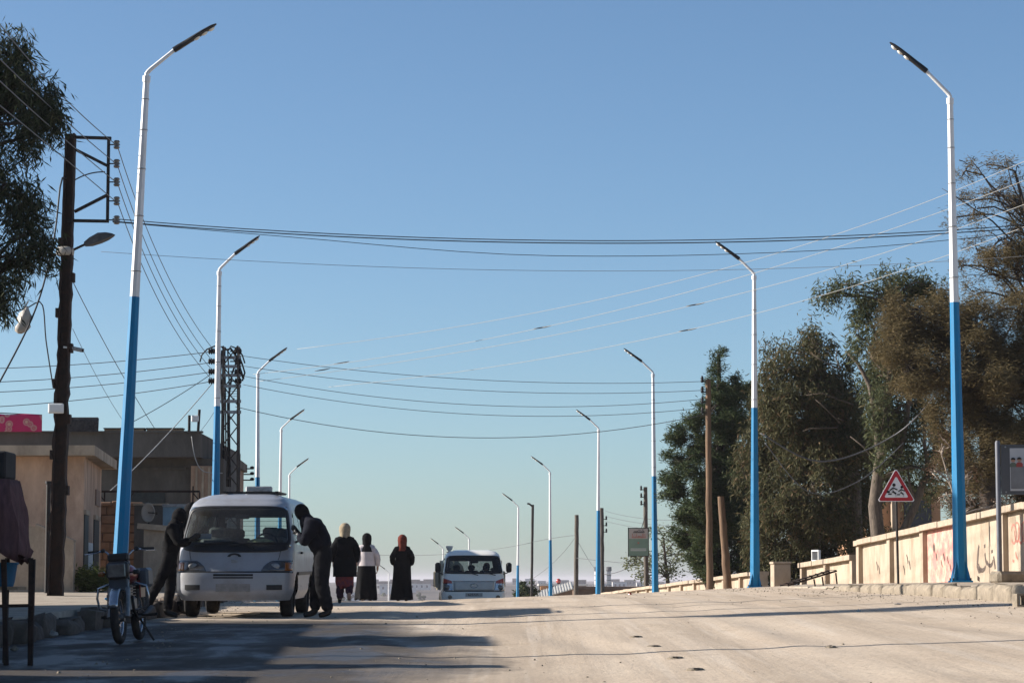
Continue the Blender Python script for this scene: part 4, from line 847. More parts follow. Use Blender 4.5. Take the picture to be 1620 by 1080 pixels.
# ------------------------------------------------------------------ trees
def leaf_mesh(name, pts, dirs, L, Wd, mt, parent, org, seed=0, fold=.0):
    """pts (n,3) leaf bases, dirs (n,3) unit directions: each leaf a pointed blade with four corners"""
    rng=np.random.RandomState(seed); n=len(pts)
    rv=rng.normal(size=(n,3)); s=np.cross(dirs,rv); s/=np.linalg.norm(s,axis=1)[:,None]+1e-9
    l=(L*(.6+.8*rng.rand(n)))[:,None]; w=(Wd*(.7+.6*rng.rand(n)))[:,None]
    v=np.empty((n,4,3)); v[:,0]=pts; v[:,1]=pts+dirs*l*.45+s*w*.5; v[:,2]=pts+dirs*l; v[:,3]=pts+dirs*l*.45-s*w*.5
    v-=np.array(org)
    me=bpy.data.meshes.new(name); me.vertices.add(4*n); me.vertices.foreach_set('co',v.reshape(-1).astype(np.float32))
    me.loops.add(4*n); me.loops.foreach_set('vertex_index',np.arange(4*n,dtype=np.int32)); me.polygons.add(n)
    me.polygons.foreach_set('loop_start',np.arange(0,4*n,4,dtype=np.int32)); me.polygons.foreach_set('loop_total',np.full(n,4,np.int32))
    me.update(calc_edges=True); me.validate(); me.materials.append(mt)
    o=bpy.data.objects.new(name,me); COL.objects.link(o); o.parent=parent; return o
def blob(c, r, ncl, rng, shell=.55):
    u=rng.normal(size=(ncl,3)); u/=np.linalg.norm(u,axis=1)[:,None]; k=(shell+(1-shell)*rng.rand(ncl))**(1/1.5)
    k=np.where(rng.rand(ncl)<.25,rng.rand(ncl)**.4,k)
    return np.array(c)+u*k[:,None]*np.array(r)
def leaves_for(clusters, per, spread, droop, rng, stretch_z=1.0):
    n=len(clusters)*per; base=np.repeat(clusters,per,axis=0); off=rng.normal(size=(n,3))*spread; off[:,2]*=stretch_z
    d=rng.normal(size=(n,3)); d[:,2]=d[:,2]*.45-droop; d/=np.linalg.norm(d,axis=1)[:,None]
    return base+off, d
def limb(b, a, c, r0, r1, rng, sag=.12, seg=7, n=7):
    a=Vector(a); c=Vector(c); L=(c-a).length; pts=[]
    o1=Vector(rng.normal(size=3)*L*.07)
    for i in range(n):
        f=i/(n-1); p=a.lerp(c,f)+o1*math.sin(math.pi*f)+Vector((0,0,L*sag*math.sin(math.pi*f)))+Vector(rng.normal(size=3)*L*.012)*(0<i<n-1); pts.append(p)
    b.tube(pts,[r0+(r1-r0)*i/(n-1) for i in range(n)],seg); return pts
def tree(name,label,base,trunk,lobes,leaf,cl_per_m3,per,spread,L,Wd,droop,seed,bark,trunk_r=.2,twigs=.5,stretch_z=1.0,shell=.55,extra=None):
    """base: xyz; trunk: world points; lobes: (centre xyz, radii)"""
    rng=np.random.RandomState(seed); t=thing(name,label,'tree',base); org=Vector(base)
    b=MB(); tp=[Vector(p)-org for p in trunk]; n=len(tp); b.tube(tp,[trunk_r*(1-.75*i/(n-1)) for i in range(n)],10)
    tr=b.build('trunk',bark,t,smooth=True,autos=60)
    P_,D_=[],[]; bb=MB()
    for (c,r) in lobes:
        vol=4/3*math.pi*r[0]*r[1]*r[2]; ncl=max(8,int(cl_per_m3*vol*.75)); sub=blob(c,r,11,rng,.75); sr=np.array(r)*rng.uniform(.26,.50,size=(11,1)); wsel=rng.choice(11,ncl,p=(sr[:,0]**2)/np.sum(sr[:,0]**2)); uu=rng.normal(size=(ncl,3)); uu/=np.linalg.norm(uu,axis=1)[:,None]; cl=sub[wsel]+uu*sr[wsel]*(rng.rand(ncl)**.5)[:,None]
        cv=Vector(c)-org; k=min(range(n),key=lambda i:(tp[i]-cv).length+ (0 if tp[i].z<cv.z else 2.5)); dist=(tp[k]-cv).length
        if dist>.2: limb(bb,tp[k],cv,max(.018,trunk_r*(1-.75*k/(n-1))*.42),.02,rng)
        for q in cl[rng.rand(ncl)<twigs][:40]: limb(bb,cv+Vector(rng.normal(size=3))*.08,Vector(q)-org,.016,.005,rng,.03,4,4)
        p,d=leaves_for(cl,per,spread,droop,rng,stretch_z); P_.append(p); D_.append(d)
    if extra: extra(bb,org,rng)
    if bb.v: bb.build('branches',bark,t,smooth=True)['kind']='stuff'
    leaf_mesh('crown',np.concatenate(P_),np.concatenate(D_),L,Wd,leaf,t,org,seed)
    return t
def LB(px,py,rpx,rpy,d,dd=0,ry=None):
    """lobe: centre and radii given as surveyed angles at distance d, pushed dd metres in depth"""
    k=d/4000; return (tuple(P(px,py,d+dd)),(rpx*k,(ry if ry else min(rpx,rpy)*k*1.05),rpy*k))

# dense pine beyond the tall brown pole
D=78; base=P(1125,0,D); base=(base.x,D,gz(base.x,D)-.2)
pl=[LB(1137,575,18,22,D),LB(1140,608,30,26,D),LB(1168,640,34,34,D,.8),LB(1120,650,38,34,D,-.6),LB(1150,690,52,42,D),LB(1098,695,36,28,D,.5),LB(1078,735,34,30,D,-.7),LB(1125,745,50,44,D,.3),
    LB(1175,745,46,55,D,1.0),LB(1070,780,24,26,D,.2),LB(1105,800,48,42,D,-1),LB(1150,810,52,52,D,-.3),LB(1190,830,40,55,D,.8),LB(1110,850,42,40,D),LB(1150,880,50,45,D),LB(1058,790,14,12,D),LB(1125,905,38,24,D,-.5),LB(1085,850,26,20,D,.6)]
tree('pine_tree','dense dark green pine behind the tall brown pole',base,[base,P(1128,850,D),P(1134,740,D),P(1138,640,D),P(1137,560,D)],pl,M['leaf_pine'],95,80,.08,.13,.026,-.35,31,M['bark_dark'],.2,.15,shell=.45)
# broad drooping eucalyptus (left of the three)
D=71; base=P(1345,0,D); base=(base.x,D,gz(base.x,D)-.2)
el=[LB(1290,545,28,26,D),LB(1262,560,24,24,D,.5),LB(1235,590,26,36,D,-.6),LB(1290,590,44,34,D,.4),LB(1222,560,10,22,D,.3),LB(1215,640,26,38,D),LB(1255,640,44,42,D,-.8),LB(1310,640,44,38,D,.6),LB(1225,700,34,44,D,.8),LB(1275,700,50,46,D,-.3),LB(1325,700,40,44,D),
    LB(1235,765,44,46,D,.3),LB(1290,770,50,50,D,-.9),LB(1335,775,38,48,D,.7),LB(1245,830,50,44,D),LB(1300,840,50,44,D,.4),LB(1340,830,26,40,D,-.5),LB(1330,580,18,20,D,.2),LB(1215,860,40,50,D,1.2),LB(1270,890,70,36,D,1.4),LB(1322,610,16,16,D,-.5),LB(1190,760,26,60,D,1),LB(1365,640,24,34,D,.8),LB(1362,720,26,40,D,1.2),LB(1360,800,26,40,D,1.4),LB(1385,850,30,36,D,2.0),LB(1345,690,30,50,D,-.6)]
def dead1(bb,org,rng):
    for q in (((1330,585),(1300,570),(1285,560)),((1350,640),(1300,622),(1275,625)),((1330,670),(1300,640),(1290,632)),((1335,665),(1322,660)),((1325,676),(1280,678),(1270,682)),((1330,585),(1322,565),(1325,550))):
        pts=[P(a,b_,D-2.3)-org for a,b_ in q]; bb.tube(pts,[.022*(1-.6*i/(len(pts)-1)) for i in range(len(pts))],5)
tree('eucalyptus_tree','broad drooping brownish green eucalyptus behind the second right lamp',base,[base,P(1352,840,D),P(1352,770,D),P(1345,700,D),P(1325,640,D),P(1300,580,D)],el,M['leaf_euc'],92,44,.13,.17,.034,.9,32,M['bark'],.26,.25,1.5,extra=dead1)
# open eucalyptus with bare forked limbs
D=66; base=P(1386,0,D); base=(base.x,D,gz(base.x,D)-.2)
e2=[LB(1408,447,26,22,D),LB(1402,478,34,24,D,.4),LB(1335,450,18,14,D),LB(1302,472,14,14,D,.2),LB(1360,462,16,12,D,-.3),LB(1318,462,12,7,D),LB(1372,495,22,18,D,.3),LB(1440,470,34,34,D,.5),LB(1475,455,20,18,D),LB(1355,530,22,32,D,-.2),LB(1378,560,22,36,D,.5),LB(1410,600,30,34,D,.8),LB(1390,640,20,42,D,-.4),
    LB(1430,650,28,44,D,.3),LB(1418,700,22,40,D),LB(1450,700,18,38,D,.4),LB(1398,715,14,30,D,-.4),LB(1470,640,26,40,D,.6),LB(1440,560,34,40,D,.4),LB(1462,740,14,30,D,-.2),LB(1404,760,10,26,D,.2),LB(1480,760,16,30,D,.5),LB(1420,760,22,30,D,1.2),LB(1445,780,20,26,D,1.4),LB(1400,680,26,36,D,1.0),LB(1470,690,24,40,D,1.0),LB(1425,520,36,40,D,.9),LB(1385,600,22,34,D,.8)]
def limbs2(bb,org,rng):
    def lm(q,r0,r1):
        pts=[P(a,b_,D)-org for a,b_ in q]; bb.tube(pts,[r0+(r1-r0)*i/(len(pts)-1) for i in range(len(pts))],7)
    lm(((1392,720),(1384,650),(1376,610),(1358,575),(1338,555)),.10,.03); lm(((1392,740),(1420,720),(1432,680),(1440,620),(1430,560)),.11,.04); lm(((1392,740),(1365,705),(1345,690)),.03,.012)
    lm(((1386,935),(1420,860),(1448,800),(1462,760),(1480,725),(1500,712)),.13,.07); lm(((1470,745),(1462,700),(1465,660)),.07,.03); lm(((1452,800),(1440,770),(1436,740)),.05,.02)
    lm(((1384,520),(1375,510),(1352,470),(1330,462),(1300,468)),.035,.012); lm(((1430,560),(1420,500),(1408,460)),.05,.015)
tree('eucalyptus_tree','open eucalyptus with bare pale forked limbs behind the warning sign',base,[base,P(1384,800,D),P(1388,760,D),P(1392,720,D),P(1402,660,D),P(1408,600,D),P(1408,480,D)],e2,M['leaf_euc2'],110,38,.12,.17,.032,.8,33,M['bark'],.20,.3,1.5,extra=limbs2)
# brown casuarina mass at the right
D=60; base=P(1560,0,D); base=(base.x,D,gz(base.x,D)-.2)
cl=[LB(1450,500,44,36,D,.4),LB(1420,540,34,34,D),LB(1490,510,50,40,D,.8),LB(1440,580,42,36,D,-.5),LB(1490,580,46,46,D,.4),LB(1545,530,44,44,D),LB(1590,560,44,54,D,.5),LB(1545,600,50,50,D,-.6),LB(1600,640,40,54,D,.2),LB(1540,670,52,44,D,.4),LB(1590,720,46,50,D,-.3),LB(1535,735,44,40,D),
    LB(1560,790,54,36,D,.4),LB(1500,650,26,40,D,.6),LB(1620,500,30,50,D,.6),LB(1650,600,40,80,D),LB(1650,740,40,70,D,.3),LB(1505,780,18,24,D,.3),LB(1610,790,40,30,D,1)]
tree('casuarina_tree','wide brownish casuarina filling the right edge behind the billboard',base,[base,P(1565,780,D),P(1562,700,D),P(1550,620,D),P(1520,540,D)],cl,M['leaf_brown'],150,80,.12,.14,.015,.25,34,M['bark_dark'],.3,.3,1.0,shell=.4)
# sparse taller tree above it
D=63; base=P(1650,0,D); base=(base.x,D,gz(base.x,D)-.2)
c2=[LB(1600,265,22,18,D),LB(1560,262,24,16,D,.3),LB(1528,270,16,14,D,-.2),LB(1580,310,34,24,D,.4),LB(1545,330,24,20,D),LB(1615,330,34,36,D,.5),LB(1520,315,14,10,D,.2),LB(1505,345,14,14,D,.3),LB(1590,380,46,34,D,-.4),LB(1545,395,26,20,D,.4),LB(1615,430,40,44,D,.2),LB(1565,430,34,26,D,-.2),LB(1520,420,14,12,D),LB(1655,380,44,90,D),LB(1590,470,34,24,D,.5),LB(1545,465,20,26,D,.1)]
def twg(bb,org,rng):
    for q in (((1640,400),(1590,330),(1550,270),(1530,245)),((1630,350),(1600,290),(1590,245)),((1640,420),(1570,350),(1510,310),(1490,298)),((1640,450),(1560,430),(1500,410)),((1620,480),(1575,560),(1530,640))):
        pts=[P(a,b_,D)-org for a,b_ in q]; bb.tube(pts,[.03*(1-.8*i/(len(pts)-1)) for i in range(len(pts))],5)
tree('casuarina_tree','tall sparse tree with brown tufts at the upper right corner',base,[base,P(1648,700,D),P(1640,500,D),P(1630,360,D),P(1605,270,D)],c2,M['leaf_brown'],100,44,.09,.12,.016,.1,35,M['bark_dark'],.13,.45,1.0,shell=.3,extra=twg)
ex=[LB(1510,700,18,22,60.0),LB(1490,690,12,18,60),LB(1480,720,10,14,60.5),LB(1400,742,12,14,62)]
# scattered dry red leaves belong to a small tree in front of the casuarina
D=58; base=P(1530,0,D); base=(base.x,D,gz(base.x,D)-.2)
tree('dry_shrub_tree','small dry shrubby tree with twiggy reddish tops behind the graffiti wall',base,[base,P(1520,815,D),P(1505,770,D),P(1490,720,D)],[LB(1495,705,18,22,D),LB(1520,760,22,24,D,.3),LB(1495,790,20,20,D),LB(1540,800,30,20,D,.3),LB(1575,800,26,18,D,.2),LB(1478,745,10,14,D)],M['leaf_dry'],26,18,.12,.08,.025,.3,36,M['dead'],.05,.8)
# pale olive-like tree beyond the crest
D=100; base=P(1055,0,D); base=(base.x,D,gz(base.x,D)-.2)
tree('olive_tree','pale loose olive tree behind the notice board',base,[base,P(1056,915,D),P(1052,880,D),P(1050,850,D)],[LB(1040,850,16,14,D),LB(1065,860,22,18,D,.4),LB(1030,880,26,18,D,-.3),LB(1060,890,32,22,D),LB(1020,905,20,16,D,.5),LB(1050,910,36,14,D,.3),LB(1088,880,18,24,D,.5),LB(1005,890,10,10,D)],M['leaf_pale'],22,26,.13,.14,.06,.1,37,M['bark'],.1,.6,1,.3)
# bushes
def bush(label,px,py0,d,lobes,leaf,seed,cl=60,per=24,L=.09,Wd=.03,bz=None):
    b0=P(px,0,d); base=(b0.x,d,gz(b0.x,d) if bz is None else bz); rng=np.random.RandomState(seed); t=thing('bush',label,'bush',base); Pn,Dn=[],[]; bb=MB()
    for (c,r) in lobes:
        vol=4/3*math.pi*r[0]*r[1]*r[2]; c2=blob(c,r,max(8,int(cl*vol)),rng,.4); p,dd=leaves_for(c2,per,.07,-.3,rng); Pn.append(p); Dn.append(dd)
        for q in c2[:14]: limb(bb,(0,0,0),Vector(q)-Vector(base),.012,.004,rng,.05,4,4)
    bb.build('stems',M['bark_dark'],t); leaf_mesh('foliage',np.concatenate(Pn),np.concatenate(Dn),L,Wd,leaf,t,base,seed); return t
bush('round green bush growing against the tan house by the motorcycle',145,935,49.0,[LB(145,915,20,16,49),LB(128,922,14,12,49),LB(162,920,10,12,49,.1),LB(150,926,20,8,49)],M['leaf_bush'],41,900,40,.11,.022,lz(49))
bush('dark bush beyond the crest left of the thin pole',838,945,150,[LB(832,935,16,16,150),LB(845,940,10,10,150),LB(822,942,8,8,150)],M['leaf_pine'],42,26,30,.22,.09)

# left foreground eucalyptus whose branches hang into the frame
D=36; base=(P(-95,0,D).x,D,lz(D))
lf=[LB(10,85,28,28,D),LB(-15,120,40,40,D,.3),LB(35,130,30,28,D,-.2),LB(60,155,32,26,D),LB(88,160,18,22,D,.2),LB(20,175,40,34,D,.3),LB(62,195,28,28,D,-.2),LB(30,220,34,24,D),LB(86,192,14,18,D),LB(-10,250,30,40,D,.2),LB(10,290,26,24,D,-.2),LB(40,310,22,20,D),LB(15,330,30,26,D,.2),LB(55,325,12,14,D),LB(40,372,26,22,D,-.1),LB(66,385,18,18,D,.1),LB(20,400,34,28,D),LB(75,400,12,12,D),LB(40,420,22,22,D,.2),LB(10,450,24,24,D,-.2),LB(0,480,14,12,D),LB(-60,200,50,60,D),LB(-60,330,50,60,D),LB(-50,440,44,44,D),LB(-80,90,60,50,D),LB(-120,250,60,90,D,.5)]
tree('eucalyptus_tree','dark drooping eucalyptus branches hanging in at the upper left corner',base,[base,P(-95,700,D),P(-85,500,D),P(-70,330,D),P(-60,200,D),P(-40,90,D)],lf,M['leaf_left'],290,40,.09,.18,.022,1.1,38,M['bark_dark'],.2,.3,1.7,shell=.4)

# ------------------------------------------------------------------ wires
def wire(label,pts,r=.009,m='cable',group=None,n=22,name='overhead_wire',cat='wire'):
    """smooth line through surveyed points (px,py,d)"""
    w=[P(*q) for q in pts]; k=len(w); out=[]
    ts=[0]; 
    for i in range(1,k): ts.append(ts[-1]+(w[i]-w[i-1]).length)
    for j in range(n+1):
        t=ts[-1]*j/n
        if k<=3:
            s=Vector((0,0,0))
            for i in range(k):
                c=1
                for l in range(k):
                    if l!=i: c*=(t-ts[l])/(ts[i]-ts[l])
                s+=w[i]*c
            out.append(s)
        else:
            i=max(0,min(k-2,int(np.searchsorted(ts,t,'right')-1))); f=(t-ts[i])/(ts[i+1]-ts[i]); p0,p1,p2,p3=w[max(i-1,0)],w[i],w[i+1],w[min(i+2,k-1)]
            out.append(.5*((2*p1)+(p2-p0)*f+(2*p0-5*p1+4*p2-p3)*f*f+(3*p1-p0-3*p2+p3)*f**3))
    org=out[0]; b=MB(); b.tube([p-org for p in out],r,5); o=b.build(name,M[m],None,smooth=True); o.location=org
    return tag(o,label,cat,group)
G='cables crossing the road'
wire('thick black cable crossing the sky, upper strand of the sagging pair',[(178,346,44),(850,380,44),(1681,351,45)],.0085,group=G)
wire('thick black cable crossing the sky, lower strand of the sagging pair',[(178,350,44),(850,384,44),(1681,356,45)],.010,group=G)
wire('thin black cable sagging just below the thick crossing pair',[(178,351,44),(460,375,44),(850,404,44),(1300,396,44),(1681,361,45)],.006,group=G)
wire('faint grey wire, lowest of the lines crossing above the lamps',[(160,398,50),(850,428,50),(1681,401,45)],.0045,'wire_grey',G)
G='pale wires rising to the upper right'
for i,(a,b_,c,lab) in enumerate((((470,552),(1145,425),(1680,228),'topmost'),((400,592),(858,518,58.0),(1680,262),'second'),((410,603),(1100,482,55.8),(1680,300),'third'),((520,612),(1088,522,56.0),(1680,335),'lowest'))):
    wire(f'{lab} of four pale wires rising towards the upper right corner',[(a[0],a[1],66),(b_[0],b_[1],b_[2] if len(b_)>2 else 55),(1681,c[1],45)],.0055,'wire_alu',G)
for i,(px,py,d) in enumerate(((858,518,58.0),(1100,482,55.8),(1088,522,56.0),(510,585,64.5),(540,574,64))):
    p=P(px,py,d); o=MB().tube([(-.2,0,-.03),(-.07,0,-.01),(.07,0,.012),(.2,0,.04)],[.006,.014,.015,.006],6).build('wire_splice',M['wire_grey'],None,smooth=True); o.location=p
    tag(o,['dark splice on the second pale wire at mid sky','dark splice on the third pale wire near the second right lamp','small splice on the lowest pale wire near the second right lamp','small dark scrap of cable near the third left lamp','small scrap of cable above the third left lamp arm'][i],'splice')
G='wires from the lattice pylon to the tall brown pole'
for i,(a,b_,c) in enumerate((((378,562),(745,600),(1115,603)),((380,578),(745,617),(1115,617)),((382,594),(745,640),(1113,631)),((384,608),(745,655),(1113,645)))):
    wire(f'{["top","second","third","fourth"][i]} wire strung from lattice pylon to tall brown pole',[(a[0],a[1],66),(b_[0],b_[1],67),(c[0],c[1],68)],.0075,'wire_grey',G)
wire('lowest slack wire from the lattice pylon towards the pine',[(372,643,66),(740,692,67),(1118,655,68)],.009,'wire_grey')
G='wires from the lattice pylon to the left edge'
for i,(a,c) in enumerate((((336,556),580),((336,573),602),((336,588),618),((336,603),642))):
    wire(f'{["top","second","third","fourth"][i]} wire running left from the lattice pylon past the utility pole',[(a[0],a[1],66),(170,(a[1]+c)/2+5,66.5),(-60,c+4,67)],.010,'wire_grey',G)
G='wires from the bracket to the lattice pylon'
for i,(y0,x1,y1) in enumerate(((232,340,556),(262,338,573),(290,338,588),(320,338,603))):
    wire(f'steep wire from the {["top","second","third","fourth"][i]} bracket insulator to the lattice pylon',[(186,y0,44),((186+x1)/2-10,(y0+y1)/2+16,53),(x1,y1,66)],.008,'wire_grey',G)
G='wires entering at the upper left'
for i,(x0,y0,y1) in enumerate(((-72,-60,228),(-72,20,258),(-72,60,287),(-72,110,318))):
    wire(f'wire from the upper left edge to the {["top","second","third","fourth"][i]} bracket insulator',[(x0,y0,26),(90,y1-(182-90)*[.92,.86,.84,.84][i],36.5),(182,y1,44)],.008,'wire_grey',G)
wire('thick black service cable hanging left from the utility pole head',[(104,282,43.8),(96,290,43.5),(84,385,43),(52,500,42),(-20,640,41)],.016)
wire('black cable looping down to the lower shaft of the utility pole',[(-20,505,43),(40,488,43.5),(66,480,43.7),(73,540,43.8),(84,612,43.9)],.012)
wire('short wire lacing the inside of the insulator bracket',[(118,285,43.9),(145,274,43.9),(166,272,43.9)],.012)
wire('thin wire running down from the utility pole to the grey roof',[(115,445,44),(175,560,52),(245,678,63)],.008,'wire_grey')
wire('faint thin wire falling from the camera to the grey roof',[(115,520,44),(150,590,50),(205,680,63)],.005,'wire_grey')
wire('slanting cable from the pylon down to the roof tray',[(336,590,66),(250,645,65),(168,688,64)],.010,'wire_grey')
wire('pale slanting cable from the pylon down to the steel rail',[(336,606,66),(262,690,62),(172,778,56.6)],.012,'wire_alu')
wire('thin slack wire between the lattice pylon and the roof mast',[(345,640,66),(330,665,65),(310,690,64)],.006,'wire_grey')
wire('pale cable drooping down the face of the grey building',[(303,690,63.5),(309,725,63.4),(322,745,63.4),(352,748,63.4)],.012,'wire_alu')
wire('far wire sagging behind the walking people and over the pickup',[(480,868,150),(690,877,145),(840,858,140)],.012,'wire_grey')
wire('far wire from the thin pole to the crooked post',[(842,857,140),(880,850,128),(911,846,118)],.012,'wire_grey')
wire('far wire slanting down left of the crooked post',[(911,848,118),(875,890,130),(842,915,140)],.009,'wire_grey')
wire('far wire slanting right from the crooked post',[(911,850,118),(925,875,118),(940,898,117)],.009,'wire_grey')
wire('far wire from the crooked post towards the notice board',[(911,882,118),(965,888,112),(1000,886,96)],.011,'wire_grey')
for k in range(3): wire(f'{["upper","middle","lower"][k]} far wire from the grey pole to the pine',[(958,808+8*k,112),(1020,820+8*k,100),(1085,822+10*k,90)],.008,'wire_grey','far wires by the notice board')
wire('slack cable swinging from notice board pole to the grey pole',[(1020,868,96),(992,898,104),(955,908,112)],.016,'wire_grey')
wire('loose cable swinging between the second lamp and the eucalyptus',[(1203,685,62),(1300,730,62),(1420,685,62),(1500,600,60)],.018,'wire_grey',name='hanging_cable',cat='cable')
wire('lower thin cable swinging in front of the eucalyptus',[(1210,700,62),(1280,778,62),(1360,760,62),(1430,700,62)],.011,'wire_grey',name='hanging_cable',cat='cable')
for (nm,lab,px,d,py,bz,r0) in (('wooden_pole','wooden utility pole just beyond the right picture edge behind the graffiti wall',1681,45,215,rz_(45)-.2,.11),('wooden_pole','wooden utility pole just beyond the left picture edge beside the stall',-76,26,-75,lz(26)-.1,.09)):
    a=P(px,py,d); t=thing(nm,lab,'pole',(a.x,d,bz)); hh_=a.z-bz
    MB().tube([(0,0,hh_*i/8) for i in range(9)],[r0*(1-.25*i/8) for i in range(9)],10).build('shaft',M['wood_grey'],t,smooth=True,autos=50)
    for k in range(4): MB().bar((-.05,-.05,hh_-.25-.3*k),(.2 if px<0 else -.2,-.05,hh_-.25-.3*k),.03).build('insulator_pin',M['darksteel'],t)
bg=thing('plastic_bag','pale torn plastic bag caught on the black cable at left','bag',P(33,507,42))
b=MB(); rg=[]; rr=random.Random(3)
for f,w in ((0,.03),(.1,.10),(.25,.11),(.4,.10),(.55,.12),(.75,.08),(.9,.04),(1,.015)): rg.append([(math.cos(2*math.pi*k/10)*w*rr.uniform(.45,1.35)+.10*f,math.sin(2*math.pi*k/10)*w*.7*rr.uniform(.7,1.2),-.22+.46*f) for k in range(10)])
b.rings(rg); b.build('sack',M['bag'],bg,smooth=True); MB().bar((.05,0,.2),(.12,0,.33),.02).build('handle',M['bag'],bg)
# ------------------------------------------------------------------ vehicles
def lerp_tab(tab,z):
    if z<=tab[0][0]: return tab[0][1]
    for (a,va),(b,vb) in zip(tab,tab[1:]):
        if z<=b:
            f=(z-a)/(b-a); f=f*f*(3-2*f)*.35+f*.65; return va+(vb-va)*f
    return tab[-1][1]
class Shell:
    """rounded cab body: front y and half width as functions of height, front toward -y"""
    def __init__(s,yf,hw,yr,p=3.6,dn=.42): s.yf_,s.hw_,s.yr_,s.p,s.dn=yf,hw,yr,p,dn
    def yf(s,z): return lerp_tab(s.yf_,z)
    def hw(s,z): return lerp_tab(s.hw_,z)
    def yr(s,z): return lerp_tab(s.yr_,z)
    def front(s,x,z,off=0.0):
        h=s.hw(z); q=min(abs(x)/h,1.0); y=s.yf(z)+s.dn*(1-(1-q**s.p)**(1/s.p)); 
        g=(s.yf(z+.02)-s.yf(z-.02))/.04; nx=(q**(s.p-1)/max(.05,(1-q**s.p)**(1-1/s.p)))*s.dn/h*(1 if x>0 else -1)
        n=Vector((nx,-1,g)).normalized(); return Vector((x,y,z))+n*off
    def side(s,sx,y,z,off=0.0): return Vector((sx*(s.hw(z)+off),y,z))
    def rear(s,x,z,off=0.0):
        h=s.hw(z); q=min(abs(x)/h,1.0); return Vector((x,s.yr(z)-.15*(1-(1-q**6)**(1/6))+off,z))
    def shell(s,zs,holes_f,holes_s,holes_r,inset=0.0,nf=44,ns=60):
        b=MB(); sl=[math.sin(math.pi/2*(-1+2*i/nf)) for i in range(nf+1)]
        def grid(fn,us,hole):
            idx={}; vs=[]; fs=[]
            for j,z in enumerate(zs):
                for i,u in enumerate(us): vs.append(fn(u,z))
            n=len(us)
            for j in range(len(zs)-1):
                for i in range(n-1):
                    c=(vs[j*n+i]+vs[j*n+i+1]+vs[(j+1)*n+i+1]+vs[(j+1)*n+i])/4
                    if hole and hole(c): continue
                    fs.append((j*n+i,j*n+i+1,(j+1)*n+i+1,(j+1)*n+i))
            b.add(vs,fs)
        grid(lambda u,z:s.front(u*s.hw(z)*.99999,z,-inset),sl,holes_f)
        for sx in (-1,1):
            def sf(u,z,sx=sx):
                y0=s.yf(z)+s.dn; y1=s.yr(z)-.15; return Vector((sx*(s.hw(z)-inset),y0+(y1-y0)*u,z))
            grid(sf,[i/ns for i in range(ns+1)],holes_s)
        grid(lambda u,z:s.rear(u*s.hw(z)*.99999,z,-inset),sl,holes_r)
        z=zs[-1]; pts=[s.front(u*s.hw(z)*.99999,z,-inset) for u in sl]; rp=[s.rear(u*s.hw(z)*.99999,z,-inset) for u in sl]
        k=len(b.v); rows=[]
        for a,c in zip(pts,rp): rows+= [a,a.lerp(c,.3)+Vector((0,0,.012)),a.lerp(c,.7)+Vector((0,0,.012)),c]
        b.add(rows,[(i*4+j,i*4+j+1,(i+1)*4+j+1,(i+1)*4+j) for i in range(nf) for j in range(3)])
        return b
    def fpatch(s,x0,x1,z0,z1,off,nx=14,nz=6,shape=None,th=.0):
        """patch on the front face; shape(u,v)->(x,z)"""
        b=MB(); vs=[]
        for j in range(nz+1):
            for i in range(nx+1):
                u,v=i/nx,j/nz; x,z=(x0+(x1-x0)*u,z0+(z1-z0)*v) if shape is None else shape(u,v); vs.append(s.front(x,z,off))
        n=nx+1; fs=[(j*n+i,j*n+i+1,(j+1)*n+i+1,(j+1)*n+i) for j in range(nz) for i in range(nx)]
        # skirt back to the body so the patch has an edge
        edge=[i for i in range(n)]+[j*n+nx for j in range(1,nz+1)]+[nz*n+i for i in range(nx-1,-1,-1)]+[j*n for j in range(nz-1,0,-1)]
        o=len(vs); 
        for k in edge:
            j,i=divmod(k,n); u,v=i/nx,j/nz; x,z=(x0+(x1-x0)*u,z0+(z1-z0)*v) if shape is None else shape(u,v); vs.append(s.front(x,z,-.004))
        m=len(edge); fs+=[(edge[k],edge[(k+1)%m],o+(k+1)%m,o+k) for k in range(m)]
        b.add(vs,fs); return b
def wheel(parent,x,y,r,w,s,rim=True):
    b=MB(); pr=[(-.5,r*.66),(-.5,r*.9),(-.40,r*.985),(-.2,r),(.2,r),(.40,r*.985),(.5,r*.9),(.5,r*.66)]; rg=[]
    for k in range(29):
        a=2*math.pi*k/28; rg.append([(x+q*w,y+rr*math.cos(a),r+rr*math.sin(a)) for q,rr in pr])
    b.rings(rg,cap=False); t=b.build('tyre',M['rubber'],parent,smooth=True,autos=50)
    b=MB(); rg=[]
    for q,rr in ((-.3,.05),(-.3,r*.6),(.3,r*.66),(.32,r*.58),(.2,r*.5),(.26,r*.2),(.3,.03)): rg.append([(x+s*q*w,y+rr*math.cos(2*math.pi*k/20),r+rr*math.sin(2*math.pi*k/20)) for k in range(20)])
    b.rings(rg); b.build('rim',M['galv'],t,smooth=True,autos=40); return t

